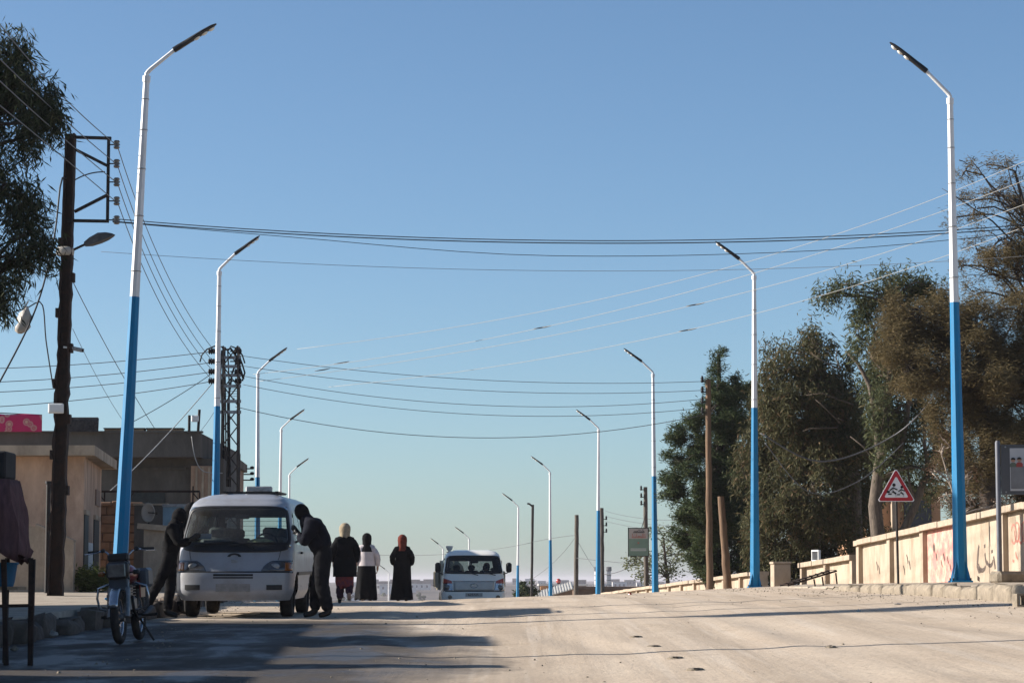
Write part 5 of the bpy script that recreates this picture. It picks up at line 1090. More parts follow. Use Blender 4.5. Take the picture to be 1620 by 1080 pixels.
# --- white minivan parked at the left kerb
vc=P(383,980,37.2); vx,vy=P(379,0,38.4).x+.012,40.7
va=math.atan2(gz(vx,vy+1.2)-gz(vx,vy-1.2),2.4)
van=thing('minivan','parked white minivan with dark windscreen, two men leaning on its far side','minivan',(vx,vy,gz(vx,vy)),(va,0,-.006))
VS=Shell([(.26,-2.26),(.40,-2.34),(.66,-2.33),(.70,-2.29),(1.0,-2.17),(1.10,-2.10),(1.62,-1.77),(1.70,-1.69),(1.80,-1.50),(1.87,-1.22),(1.90,-.9)],
         [(.26,.80),(.40,.865),(.68,.88),(1.0,.875),(1.1,.865),(1.62,.785),(1.74,.745),(1.82,.67),(1.87,.56),(1.90,.40)],
         [(.26,2.34),(.5,2.42),(1.1,2.38),(1.62,2.24),(1.74,2.18),(1.87,2.02),(1.90,1.75)])
zs=[.26+.03*i for i in range(46)]+[1.63,1.66,1.69,1.72,1.74,1.76,1.78,1.80,1.82,1.835,1.85,1.86,1.87,1.88,1.89,1.90]; zs=sorted(set(round(z,4) for z in zs))
AX=(-1.42,1.15)
hf=lambda c: 1.09<c.z<1.655 and abs(c.x)<VS.hw(c.z)-.07
def hs(c):
    if 1.12<c.z<1.58 and (-1.38<c.y<-.62 or -.52<c.y<.68 or .80<c.y<1.95): return True
    return any((c.y-a)**2+(c.z-.30)**2<.37**2 for a in AX)
hr=lambda c: 1.14<c.z<1.58 and abs(c.x)<.66
body=VS.shell(zs,hf,hs,hr).build('body',M['vanwhite'],van,smooth=True,autos=50)
VS.shell([z for z in zs if z>.4],hf,hs,hr,inset=.03).build('interior_lining',M['interior'],van,smooth=True)
VS.fpatch(0,0,0,0,.008,30,14,lambda u,v:((2*u-1)*(VS.hw(1.06+.62*v)-.04),1.06+.62*v)).build('windscreen',M['glass'],van,smooth=True)
def gasket(): # black rubber surround
    b=MB(); out=[]
    def ring(ins,off):
        z0,z1=1.055+ins,1.69-ins; pts=[]
        for k in range(64):
            a=2*math.pi*k/64; cx=math.copysign(abs(math.cos(a))**.28,math.cos(a)); cz=math.copysign(abs(math.sin(a))**.28,math.sin(a)); z=(z0+z1)/2+(z1-z0)/2*cz; pts.append(VS.front(cx*(VS.hw(z)-.032-ins),z,off))
        return pts
    b.rings([ring(-.005,.004),ring(0,.014),ring(.03,.014),ring(.035,.004)],cap=False); return b
gasket().build('windscreen_seal',M['trim'],van,smooth=True)
def cowlshape(u,v):
    x=(2*u-1); zb=.985+.045*abs(x)**6; z=zb+(1.135-zb)*v; return (x*(VS.hw(z)-.05-.03*(1-v)*abs(x)**4),z)
VS.fpatch(0,0,0,0,.012,30,6,cowlshape).build('cowl_panel',M['trim'],van,smooth=True)
for sx in (-1,1):
    def hl(u,v,sx=sx):
        x=.42+.44*u; zt=.715+.135*min(1,(u/.32)**.6)+.012*u; zb=.70; return (sx*min(x,VS.hw(.75)*.985),zb+(zt-zb)*v)
    h=VS.fpatch(0,0,0,0,.010,14,6,hl).build('headlight',M['lampglass'],van,smooth=True)
    def al(u,v,sx=sx):
        x=.76+.10*u; return (sx*min(x,VS.hw(.75)*.985),.705+.125*v)
    VS.fpatch(0,0,0,0,.015,6,4,al).build('indicator',M['amber'],h,smooth=True)
    b=MB(); c=VS.front(sx*.62,.775,.0); b.ball((c.x,c.y-.008,c.z),(.075,.012,.05),12,6); b.build('reflector',M['galv'],h,smooth=True)
    def fg(u,v,sx=sx): return (sx*(.50+.22*u),.42+.075*v)
    VS.fpatch(0,0,0,0,.036,6,3,fg).build('bumper_slot',M['trim'],van)
def bmp(u,v):
    x=2*u-1; z=.265+.40*v; return (x*VS.hw(z)*.997,z)
VS.fpatch(0,0,0,0,.026,40,10,bmp).build('bumper',M['vanwhite'],van,smooth=True,autos=40)
VS.fpatch(0,0,0,0,.006,40,2,lambda u,v:((2*u-1)*VS.hw(.68)*.99,.665+.032*v)).build('bumper_gap',M['trim'],van)
for z0,z1 in ((.628,.652),(.592,.614)): VS.fpatch(-.30,.30,z0,z1,.030,12,2).build('grille_slot',M['trim'],van)
VS.fpatch(-.26,.26,.40,.51,.030,10,3).build('plate_recess',mat('plate_dirty',(.25,.24,.23),.6,var=.25,scale=8),van)
b=MB(); c=VS.front(0,.915,.012)
b.rings([[Vector((c.x+(.105-ins)*math.cos(a),VS.front(0,c.z+.05*math.sin(a),.012).y-o,c.z+(.055-ins*.6)*math.sin(a))) for a in [math.pi*k/16 for k in range(17)]+[math.pi*(16-k)/16*.86+.2 for k in range(0)]] for ins,o in ((0,0),(0.0,.008),(.045,.008),(.045,0))],cap=False,closed=False); b.build('arched_emblem',M['trim'],van)
for dx,dz,w,h in ((-.02,-.055,.05,.022),(.035,-.055,.045,.022),(.0,-.082,.085,.016)): MB().box((c.x+dx,VS.front(0,c.z+dz,.010).y,c.z+dz),(w,.006,h)).build('emblem_mark',M['galv'],van)
for sx in (-1,1): MB().tube([VS.front(sx*.66,.865,.002),VS.front(sx*.68,.93,.002),VS.front(sx*.69,1.0,.002)],.004,4).build('panel_seam',M['trim'],van)
for x0,z0,x1,z1 in ((-.10,1.075,.60,1.125),(-.62,1.07,.0,1.14)):
    a,c=VS.front(x0,z0,.035),VS.front(x1,z1,.03); MB().tube([a,(a+c)/2+Vector((0,-.02,.01)),c],.011,5).build('wiper',M['trim'],van)
a,c=VS.front(.18,1.09,.035),VS.front(.30,1.03,.02); MB().tube([a,c],.014,5).build('wiper_arm',M['trim'],van)
for sx in (-1,1):
    for y0,y1,nm in ((-1.40,-.60,'door_window'),(-.54,.70,'side_window'),(.78,1.97,'side_window')):
        b=MB(); q=[(y0+(.14 if nm=='door_window' else 0),1.60),(y1,1.60),(y1,1.10),(y0,1.10)]; b.add([VS.side(sx,y,z,.004) for y,z in q]+[VS.side(sx,y,z,-.004) for y,z in q],[(0,1,2,3),(7,6,5,4)]+[(i,(i+1)%4,4+(i+1)%4,4+i) for i in range(4)]); b.build(nm,M['glassdark'] if y0>-1 else M['glass'],van)
    MB().bar(VS.side(sx,-1.35,.66,.012),VS.side(sx,2.2,.66,.012),.02,.05).build('rub_strip',M['trim'],van)
    for yy in (-.57,.74): MB().bar(VS.side(sx,yy,.45,.001),VS.side(sx,yy,1.60,.001),.006,.012).build('door_seam',M['trim'],van)
    MB().box(VS.side(sx,-.72,.98,.02),(.03,.16,.035)).build('door_handle',M['trim'],van)
    m0=VS.side(sx,-1.52,1.14,.0); MB().bar(m0,m0+Vector((sx*.13,-.05,.06)),.03).build('mirror_arm',M['trim'],van); MB().box(m0+Vector((sx*.17,-.06,.13)),(.15,.08,.24),bev=.03).build('mirror',M['trim'],van)
b=MB(); b.add([VS.rear(x,z,.004) for x,z in ((-.68,1.12),(.68,1.12),(.62,1.60),(-.62,1.60))],[(0,1,2,3)]); b.build('rear_window',M['glass'],van)
for k in range(5): z=1.2+.08*k; MB().bar(VS.rear(-.6,z,-.01),VS.rear(.6,z,-.01),.006).build('heater_wire',M['trim'],van)
for i,(sx,y) in enumerate(((-1,AX[0]),(1,AX[0]),(-1,AX[1]),(1,AX[1]))): wheel(van,sx*.735,y,.31,.19,sx)
MB().box((0,0,.33),(1.25,4.2,.12)).build('underbody',M['trim'],van); MB().tube([(-.62,AX[0],.29),(.62,AX[0],.29)],.05,8).build('front_axle',M['darksteel'],van); MB().tube([(-.62,AX[1],.29),(.62,AX[1],.29)],.06,8).build('rear_axle',M['darksteel'],van)
MB().box((0,.2,.47),(1.55,4.0,.05)).build('cabin_floor',M['interior'],van); MB().box((0,-1.72,.98),(1.45,.34,.22),bev=.08).build('dashboard',M['interior'],van)
MB().torus((.40,-1.42,1.10),.18,.014,'y',20,6).build('steering_wheel',M['trim'],van,smooth=True)
for x,y in ((-.42,-.95),(.42,-.95),(-.42,.1),(.42,.1),(-.42,1.0),(.42,1.0),(-.42,1.75),(.42,1.75)):
    s_=MB().box((x,y,.92),(.52,.16,.62),Matrix.Rotation(R(-8),3,'X'),bev=.06).build('seat_back',M['seat'],van,smooth=True,autos=40); MB().box((x,y+.05,1.30),(.26,.10,.16),bev=.04).build('headrest',M['seat'],s_,smooth=True,autos=40); MB().box((x,y-.28,.66),(.52,.5,.14),bev=.05).build('seat_cushion',M['seat'],s_,smooth=True,autos=40)
a=VS.front(-.02,1.58,-.06); MB().box(a+Vector((.08,.06,-.02)),(.22,.05,.07),bev=.02).build('rear_view_mirror',M['trim'],van)
a=VS.front(-.50,1.24,-.02); MB().box(a+Vector((0,.01,0)),(.24,.008,.09),Matrix.Rotation(R(-28),3,'X')).build('blue_sticker',M['bluepanel'],van)
MB().ball((.34,-1.70,1.13),(.22,.12,.07),12,6).build('dashboard_cloth',M['leaf_bush'] if False else mat('dash_cloth',(.33,.33,.16),.9,var=.4,scale=14),van,smooth=True)
MB().box((.18,-.45,1.985),(.42,.12,.095),bev=.02).build('roof_box',M['galv'],van)
for x in (-.30,.52): MB().box((x,-.35,1.93),(.05,1.4,.02)).build('roof_rail',M['trim'],van)
for y in (-.95,-.45,.25): MB().box((.11,y,1.922),(.86,.05,.028)).build('roof_bar',M['trim'],van)

# --- white pickup coming over the crest
TD=70.5; tx=P(751,0,TD).x; zt_=zc(TD+1)
sl_=math.atan2(zc(TD+2.6)-zc(TD-.2),2.8)
trk=thing('pickup_truck','white cab-over pickup truck coming over the crest with a loaded bed','pickup truck',(tx,TD,P(751,869,TD).z-1.93*.93),(0,0,.065)); trk.scale=(1,1,.93)
TS=Shell([(.28,-.02),(.45,-.06),(.66,-.05),(.72,-.02),(1.02,.01),(1.22,.08),(1.72,.34),(1.80,.42),(1.88,.60),(1.92,.9)],
         [(.28,.80),(.45,.86),(.7,.865),(1.1,.85),(1.2,.84),(1.70,.77),(1.80,.735),(1.88,.65),(1.92,.5)],
         [(.28,1.72),(1.9,1.66)],p=4.2,dn=.36)
tz=sorted(set([round(.28+.04*i,3) for i in range(36)]+[1.72,1.76,1.80,1.83,1.86,1.88,1.90,1.92]))
thf=lambda c: 1.25<c.z<1.72 and abs(c.x)<TS.hw(c.z)-.07
ths=lambda c: (1.18<c.z<1.66 and .72<c.y<1.45) or (c.y-.75)**2+(c.z-.33)**2<.39**2
thr=lambda c: 1.22<c.z<1.62 and abs(c.x)<.6
TS.shell(tz,thf,ths,thr,nf=36,ns=30).build('cab',M['truckwhite'],trk,smooth=True,autos=50)
TS.shell([z for z in tz if z>.5],thf,ths,thr,inset=.03,nf=36,ns=30).build('cab_lining',M['interior'],trk)
TS.fpatch(0,0,0,0,.010,24,10,lambda u,v:((2*u-1)*(TS.hw(1.22+.53*v)-.04),1.22+.53*v)).build('windscreen',M['glassdark'],trk,smooth=True)
def tg():
    b=MB()
    def ring(ins,off):
        pts=[]
        for k in range(56):
            a=2*math.pi*k/56; cx=math.copysign(abs(math.cos(a))**.25,math.cos(a)); cz=math.copysign(abs(math.sin(a))**.25,math.sin(a)); z=1.485+(.27-ins)*cz; pts.append(TS.front(cx*(TS.hw(z)-.035-ins),z,off))
        return pts
    return b.rings([ring(-.005,.004),ring(0,.014),ring(.03,.014),ring(.035,.004)],cap=False)
tg().build('windscreen_seal',M['trim'],trk,smooth=True)
for sx in (-1,1):
    def hl(u,v,sx=sx):
        zb,zt=.70,1.00+.09*u; xi=.57+.04*v+.0*u; z=zb+(zt-zb)*v; return (sx*(xi+(TS.hw(z)*.992-xi)*u),z)
    h=TS.fpatch(0,0,0,0,.012,10,8,hl).build('headlight',M['chrome'],trk,smooth=True)
    def rl_(u,v,sx=sx):
        zb,zt=.93,1.00+.09*u; xi=.60+.02*v; z=zb+(zt-zb)*v; return (sx*(xi+(TS.hw(z)*.992-xi)*u),z)
    TS.fpatch(0,0,0,0,.017,8,5,rl_).build('indicator',M['redlens'],h,smooth=True)
    c=TS.front(sx*.72,.80,.012); MB().ball(c,(.09,.02,.08),14,8).build('bulb_dome',M['lampglass'],h,smooth=True)
    c=TS.front(sx*.66,.52,.03); b=MB(); b.tube([c,c+Vector((0,-.02,0))],.06,14); b.build('fog_lamp',M['lampglass'],trk)
    m0=TS.side(sx,.40,1.20); MB().tube([m0,m0+Vector((sx*.12,-.12,.05)),m0+Vector((sx*.14,-.12,.25))],.018,6).build('mirror_arm',M['trim'],trk); MB().box(m0+Vector((sx*.15,-.13,.20)),(.16,.10,.30),bev=.045).build('mirror',M['trim'],trk,smooth=True,autos=40)
    b=MB(); q=[(.80,1.64),(1.45,1.64),(1.45,1.16),(.62,1.16)]; b.add([TS.side(sx,y,z,.004) for y,z in q]+[TS.side(sx,y,z,-.003) for y,z in q],[(0,1,2,3),(7,6,5,4)]+[(i,(i+1)%4,4+(i+1)%4,4+i) for i in range(4)]); b.build('door_window',M['glassdark'],trk)
    wheel(trk,sx*.76,.75,.33,.19,sx); wheel(trk,sx*.74,3.3,.33,.2,sx)
    MB().box((sx*.94,2.9,1.05),(.045,2.3,.50)).build('bed_side',M['bedcream'],trk)
    for k in range(5): MB().box((sx*.975,1.85+.53*k,1.05),(.03,.05,.46)).build('side_rib',M['bedcream'],trk)
TS.fpatch(0,0,0,0,.006,24,2,lambda u,v:((2*u-1)*TS.hw(.68)*.98,.675+.02*v)).build('bumper_gap',M['trim'],trk)
TS.fpatch(0,0,0,0,.024,30,8,lambda u,v:((2*u-1)*TS.hw(.28+.385*v)*.996,.285+.385*v)).build('bumper',M['truckwhite'],trk,smooth=True,autos=40)
TS.fpatch(-.56,.56,.715,.985,.008,16,5).build('grille_panel',mat('grille_silver',(.50,.48,.44),.4,.2,var=.12,scale=4),trk,smooth=True)
TS.fpatch(-.56,.56,.700,.714,.010,16,1).build('grille_shadow_line',M['trim'],trk); TS.fpatch(-.60,.60,.987,.997,.006,16,1).build('panel_line',M['trim'],trk)
TS.fpatch(-.58,.58,.40,.455,.030,16,2).build('air_intake',M['trim'],trk)
pl_=TS.fpatch(-.24,.24,.53,.645,.032,8,2).build('number_plate',M['sign_white'],trk)
c=TS.front(0,.59,.036); MB().box((c.x,c.y+.002,c.z),(.47,.004,.105)).build('plate_field',mat('plate_grey',(.38,.38,.36),.5,var=.15,scale=10),pl_)
cu=bpy.data.curves.new('t','FONT'); cu.body='625725'; cu.size=.10; cu.align_x='CENTER'; cu.align_y='CENTER'; cu.extrude=.001; tob=bpy.data.objects.new('t',cu); COL.objects.link(tob); bpy.context.view_layer.update()
me=bpy.data.meshes.new_from_object(tob.evaluated_get(bpy.context.evaluated_depsgraph_get())); bpy.data.objects.remove(tob); me.materials.clear(); me.materials.append(M['sign_black']); no=bpy.data.objects.new('plate_digits',me); COL.objects.link(no); no.parent=pl_; no.location=(c.x-.02,c.y-.003,c.z); no.rotation_euler=(math.pi/2,0,0)
c=TS.front(0,.86,.014)
b=MB(); b.torus((0,0,0),1,.12,'y',28,8); b.v=[(c.x+p[0]*.105,c.y-.004+p[1]*.06,c.z+p[2]*.062) for p in b.v]; b.build('oval_emblem',M['chrome'],trk,smooth=True)
for s in (-1,1): MB().bar((c.x+s*.045-.018,c.y-.006,c.z-.045),(c.x+s*.045+.018,c.y-.006,c.z+.045),.01,.018).build('emblem_bar',M['chrome'],trk)
MB().bar((c.x-.05,c.y-.006,c.z-.01),(c.x+.05,c.y-.006,c.z+.01),.01,.016).build('emblem_bar',M['chrome'],trk)
for x0,x1 in ((-.12,.12),(.36,.60)):
    a,cc=TS.front(x0,1.23,.03),TS.front(x1,1.16,.03); MB().tube([TS.front(x0-.25,1.235,.03),a,cc],.012,5).build('wiper',M['trim'],trk)
b=MB(); b.add([TS.rear(x,z,.004) for x,z in ((-.62,1.20),(.62,1.20),(.60,1.64),(-.60,1.64))],[(0,1,2,3)]); b.build('rear_window',M['glass'],trk)
MB().box((0,1.67,1.42),(.06,.05,.44)).build('rear_window_bar',M['truckwhite'],trk)
MB().box((0,.62,1.02),(1.5,.3,.2),bev=.07).build('dashboard',M['interior'],trk); MB().torus((.42,.85,1.2),.18,.014,'y',18,6).build('steering_wheel',M['trim'],trk)
for x in (-.42,.0,.42): s_=MB().box((x,1.42,1.02),(.42,.14,.60),bev=.05).build('seat_back',M['interior'],trk); MB().box((x,1.44,1.40),(.2,.1,.17),bev=.04).build('headrest',M['interior'],s_)
a=TS.front(.0,1.63,-.08); MB().box(a+Vector((.03,.05,-.03)),(.22,.05,.07),bev=.02).build('rear_view_mirror',M['trim'],trk)
MB().box((0,2.9,.76),(1.84,2.3,.07)).build('bed_floor',M['bedcream'],trk); MB().box((0,4.05,1.0),(1.76,.045,.42)).build('tailgate',M['bedcream'],trk); MB().box((0,2.3,.55),(.7,3.4,.14)).build('chassis',M['trim'],trk)
MB().box((0,1.77,1.2),(1.7,.04,.85)).build('headboard_frame',M['bedcream'],trk) if False else [MB().bar((sx*.86,1.77,.8),(sx*.86,1.77,1.62),.05).build('headboard_post',M['bedcream'],trk) for sx in (-1,1)]
MB().tube([(-.62,.75,.31),(.62,.75,.31)],.05,8).build('front_axle',M['darksteel'],trk)
bc=thing('roof_beacon','small beige loudspeaker horn on the pickup roof','loudspeaker',(P(713,0,TD+1.1).x,TD+1.1,P(713,869,TD+1.1).z-.085)); b=MB(); b.tube([(0,0,0),(0,0,.06),(0,0,.08),(0,0,.16),(0,0,.19)],[.04,.04,.07,.10,.10],12); b.build('horn',M['farwhite'],bc,smooth=True,autos=40); MB().box((0,0,.01),(.16,.16,.02)).build('foot',M['darksteel'],bc)
# sacks in the bed
rs=random.Random(8); sl2=['stuffed cream sack showing left of the pickup cab, lowest','stuffed cream sack in the pickup bed, behind the left mirror','stuffed pale sack on top of the pickup load','stuffed pale sack deep in the pickup bed']
for i,(x,y,z,r_) in enumerate(((-.70,2.3,.80,(.24,.40,.30)),(-.62,2.9,.80,(.26,.42,.34)),(-.66,2.4,1.20,(.22,.40,.22)),(-.45,3.4,.80,(.35,.4,.4)))):
    w=trk.location+Matrix.Rotation(.065,3,'Z')@Vector((x,y,z*.93)); t=thing('sack',sl2[i],'sack',w,.065,'sacks in the pickup bed'); b=MB(); b.ball((0,0,r_[2]),r_,14,10); b.v=[(p[0]*(1+rs.uniform(-.06,.06)),p[1]*(1+rs.uniform(-.06,.06)),p[2]*(1+rs.uniform(-.03,.03))) for p in b.v]; b.build('bag',M['cloth_cream'] if i<2 else M['bedcream'],t,smooth=True); MB().tube([(0,-r_[1]*.9,r_[2]),(0,-r_[1]*1.05,r_[2]+.03)],[.05,.08],8).build('tied_neck',M['cloth_cream'],t)

# --- motorcycle at the left kerb
mx,my=P(186,0,28.4).x+.15,28.9
mo=thing('motorcycle','red motorcycle with crash bars parked nearest in the shade','motorcycle',(mx+.02,my,gz(mx,my)),(math.atan2(gz(mx,29.5)-gz(mx,28.3),1.2),R(-4),R(-1.6)))
def spoked(y,nm):
    r=.30; b=MB(); b.torus((0,y,r),r-.05,.05,'x',36,10,sq=.95); w=b.build(nm,M['rubber'],mo,smooth=True)
    b=MB(); b.torus((0,y,r),r-.095,.016,'x',36,8,sq=1.5); b.build('rim',M['chrome'],w,smooth=True); MB().tube([(-.07,y,r),(.07,y,r)],[.05,.05],14).build('hub',M['alu'],w)
    for k in range(18):
        a=2*math.pi*k/18; s=.04 if k%2 else -.04; MB().tube([(s,y+.05*math.cos(a+.5),r+.05*math.sin(a+.5)),(0,y+(r-.10)*math.cos(a),r+(r-.10)*math.sin(a))],.0035,4).build('spoke',M['chrome'],w)
    return w
spoked(-.62,'front_wheel'); spoked(.63,'rear_wheel')
hx=lambda z:-.62+.0+(z-.3)*.42
for s in (-1,1):
    f=MB(); f.tube([(s*.095,-.62,.30),(s*.095,hx(.62),.62)],.036,10); f.tube([(s*.095,hx(.52),.52),(s*.095,hx(.92),.92)],.021,10); f.build('fork_leg',M['alu'],mo,smooth=True,autos=40)
b=MB(); rg=[]
for k in range(13):
    a=R(20+140*k/12); rr=.345; rg.append([(q*.055,-.62+math.cos(a)*rr*1.0*(1 if 1 else 1),.30+math.sin(a)*(rr-abs(q)**2*.03)) for q in (-1,-.6,0,.6,1)])
b.rings(rg,cap=False,closed=False); o=b.build('front_mudguard',M['chrome'],mo,smooth=True); so=o.modifiers.new('s','SOLIDIFY'); so.thickness=.006
for z in (.72,.88): MB().box((0,hx(z)+.01,z),(.24,.06,.035),bev=.01).build('fork_clamp',M['trim'],mo)
MB().box((0,hx(.82)-.10,.82),(.245,.16,.20),bev=.035).build('headlamp_shell',M['trim'],mo,smooth=True,autos=40); MB().box((0,hx(.82)-.188,.82),(.20,.02,.15),bev=.008).build('headlamp_glass',M['lampglass'],mo)
MB().box((0,hx(.95)-.06,.965),(.235,.14,.09),bev=.02).build('instrument_cowl',M['trim'],mo)
MB().box((0,hx(.7)-.04,.66),(.21,.05,.14),bev=.012).build('fork_plate',M['mgrey'],mo)
for s in (-1,1):
    MB().tube([(s*.04,hx(.92)+.02,.92),(s*.08,hx(.92)+.03,.96),(s*.15,hx(.92)+.04,1.03),(s*.21,hx(.92)+.07,1.045),(s*.36,hx(.92)+.13,1.04)],.011,8).build('handlebar',M['chrome'],mo,smooth=True)
    MB().tube([(s*.24,hx(.92)+.08,1.045),(s*.37,hx(.92)+.135,1.04)],.018,8).build('grip',M['rubber'],mo); MB().tube([(s*.20,hx(.92)+.04,1.04),(s*.30,hx(.92)+.02,1.025),(s*.40,hx(.92)+.06,1.02)],.006,5).build('lever',M['chrome'],mo)
    MB().box((s*.19,hx(.92)+.05,1.05),(.05,.05,.045),bev=.01).build('switch_pod',M['trim'],mo)
    MB().tube([(s*.10,hx(.8)-.02,.79),(s*.17,hx(.8)-.03,.79)],.009,6).build('indicator_stalk',M['trim'],mo); MB().box((s*.195,hx(.8)-.035,.79),(.075,.05,.055),bev=.015).build('indicator',M['amber'] if s<0 else M['trim'],mo)
    MB().tube([(s*.06,-.22,.66),(s*.16,-.27,.665),(s*.27,-.28,.63),(s*.29,-.28,.52),(s*.27,-.27,.40),(s*.16,-.25,.37),(s*.05,-.2,.36)],.014,8).build('crash_bar',M['chrome'],mo,smooth=True)
    MB().tube([(s*.08,.08,.30),(s*.30,.06,.29)],.012,6).build('footpeg_bar',M['darksteel'],mo); MB().box((s*.27,.06,.30),(.10,.04,.03)).build('footpeg_rubber',M['rubber'],mo)
    MB().tube([(s*.10,.63,.30),(s*.13,.52,.66)],.022,8).build('rear_shock',M['chrome'],mo); MB().bar((s*.075,.15,.34),(s*.085,.63,.30),.025,.04).build('swing_arm',M['darksteel'],mo)
    MB().prism([(.12,.50),(.40,.50),(.46,.66),(.14,.70)],'x',s*.12 if s>0 else -.135,s*.135 if s>0 else -.12).build('side_panel',M['mred'],mo)
b=MB(); rg=[]
for y,w,z0,z1 in ((-.33,.05,.74,.80),(-.28,.12,.68,.86),(-.12,.145,.67,.885),(.06,.13,.67,.86),(.16,.07,.69,.79)): rg.append([(w*math.cos(a)*abs(math.cos(a))**-.3 if abs(math.cos(a))>.01 else 0,y,(z0+z1)/2+(z1-z0)/2*math.sin(a)) for a in [2*math.pi*k/16 for k in range(16)]])
b.rings(rg); b.build('fuel_tank',M['mred'],mo,smooth=True); MB().tube([(0,-.10,.87),(0,-.10,.905)],.035,12).build('fuel_cap',M['chrome'],mo)
b=MB(); rg=[]
for y,w,z0,z1 in ((.14,.08,.70,.76),(.2,.125,.69,.79),(.45,.13,.70,.79),(.68,.13,.74,.83),(.80,.10,.77,.83)): rg.append([(-w,y,z0),(w,y,z0),(w,y,z1-.03),(w*.7,y,z1),(-w*.7,y,z1),(-w,y,z1-.03)])
b.rings(rg); b.build('seat',M['leather'],mo,smooth=True,autos=40)
MB().box((.17,.30,.72),(.12,.34,.22),bev=.03).build('saddle_bag',M['mgrey'],mo)
MB().box((0,-.02,.42),(.18,.30,.20),bev=.03).build('engine_case',M['alu'],mo); MB().box((0,-.12,.58),(.15,.16,.16),Matrix.Rotation(R(-14),3,'X')).build('cylinder',M['alu'],mo)
for k in range(5): MB().box((0,-.125,.53+.032*k),(.21,.20,.008)).build('cooling_fin',M['alu'],mo)
MB().tube([(0,hx(.8)+.05,.82),(0,-.28,.60),(0,-.26,.40),(0,-.1,.30),(0,.15,.30)],.02,8).build('frame_tube',M['trim'],mo,smooth=True); MB().tube([(0,hx(.8)+.05,.85),(0,.0,.66),(0,.4,.66),(0,.75,.72)],.02,8).build('frame_spine',M['trim'],mo,smooth=True)
MB().tube([(.09,-.2,.52),(.11,-.24,.36),(.12,-.1,.27),(.13,.3,.29),(.14,.75,.36)],[.018,.018,.018,.032,.036],8).build('exhaust',M['darksteel'],mo,smooth=True)
b=MB(); rg=[]
for k in range(10):
    a=R(0+120*k/9); rg.append([(q*.075,.63+math.cos(a)*.35,.30+math.sin(a)*.35) for q in (-1,-.5,0,.5,1)])
b.rings(rg,cap=False,closed=False); o=b.build('rear_mudguard',M['trim'],mo,smooth=True); so=o.modifiers.new('s','SOLIDIFY'); so.thickness=.006
MB().bar((.10,.1,.28),(.24,.2,.0),.018).build('side_stand',M['darksteel'],mo)
MB().box((0,.93,.68),(.16,.05,.09),bev=.01).build('tail_lamp',M['redlens'],mo)

# ------------------------------------------------------------------ people
def skin_mesh(name,parent,verts,edges,rad,mats,matfn=None,sub=2,root=0):
    if name in ('jacket','trousers','coat','upper_garment'): sub=3
    me=bpy.data.meshes.new(name); me.from_pydata([tuple(v) for v in verts],edges,[]); o=bpy.data.objects.new(name,me); COL.objects.link(o)
    o.modifiers.new('skin','SKIN'); s=o.modifiers.new('sub','SUBSURF'); s.levels=sub; s.render_levels=sub
    for i,d in enumerate(me.skin_vertices[0].data):
        r=rad[i]; d.radius=r if isinstance(r,tuple) else (r,r); d.use_root=(i==root)
    bpy.context.view_layer.update(); dg=bpy.context.evaluated_depsgraph_get(); ev=o.evaluated_get(dg); nm=bpy.data.meshes.new_from_object(ev)
    bpy.data.objects.remove(o); nm.name=name; mats=mats if isinstance(mats,(list,tuple)) else [mats]; nm.materials.clear()
    for m in mats: nm.materials.append(m)
    if matfn: 
        for p in nm.polygons: p.material_index=matfn(p.center)
    if name in ('jacket','trousers','coat','upper_garment'):
        from mathutils import noise as mn
        for v in nm.vertices:
            q=v.co; w=mn.noise(Vector((q.x*9+3,q.y*9,q.z*17)))*.013+mn.noise(Vector((q.x*22,q.y*22+7,q.z*34)))*.006
            v.co=q+v.normal*w
    nm.shade_smooth(); o=bpy.data.objects.new(name,nm); COL.objects.link(o); o.parent=parent; return o
def joints(h=1.72,**kw):
    k=h/1.72; J=dict(pel=(0,0,.94),spi=(0,.01,1.12),che=(0,0,1.32),nck=(0,0,1.46),hd0=(0,.015,1.53),hd1=(0,.02,1.635))
    for s,n in ((-1,'L'),(1,'R')):
        J.update({'hip'+n:(s*.09,0,.88),'kne'+n:(s*.10,.02,.49),'ank'+n:(s*.10,-.02,.09),'toe'+n:(s*.11,.13,.035),'sho'+n:(s*.175,0,1.40),'elb'+n:(s*.235,-.03,1.12),'wri'+n:(s*.235,.06,.89),'pal'+n:(s*.235,.085,.81)})
    J={a:tuple(c*k for c in v) for a,v in J.items()}; J.update(kw); return {a:Vector(v) for a,v in J.items()}
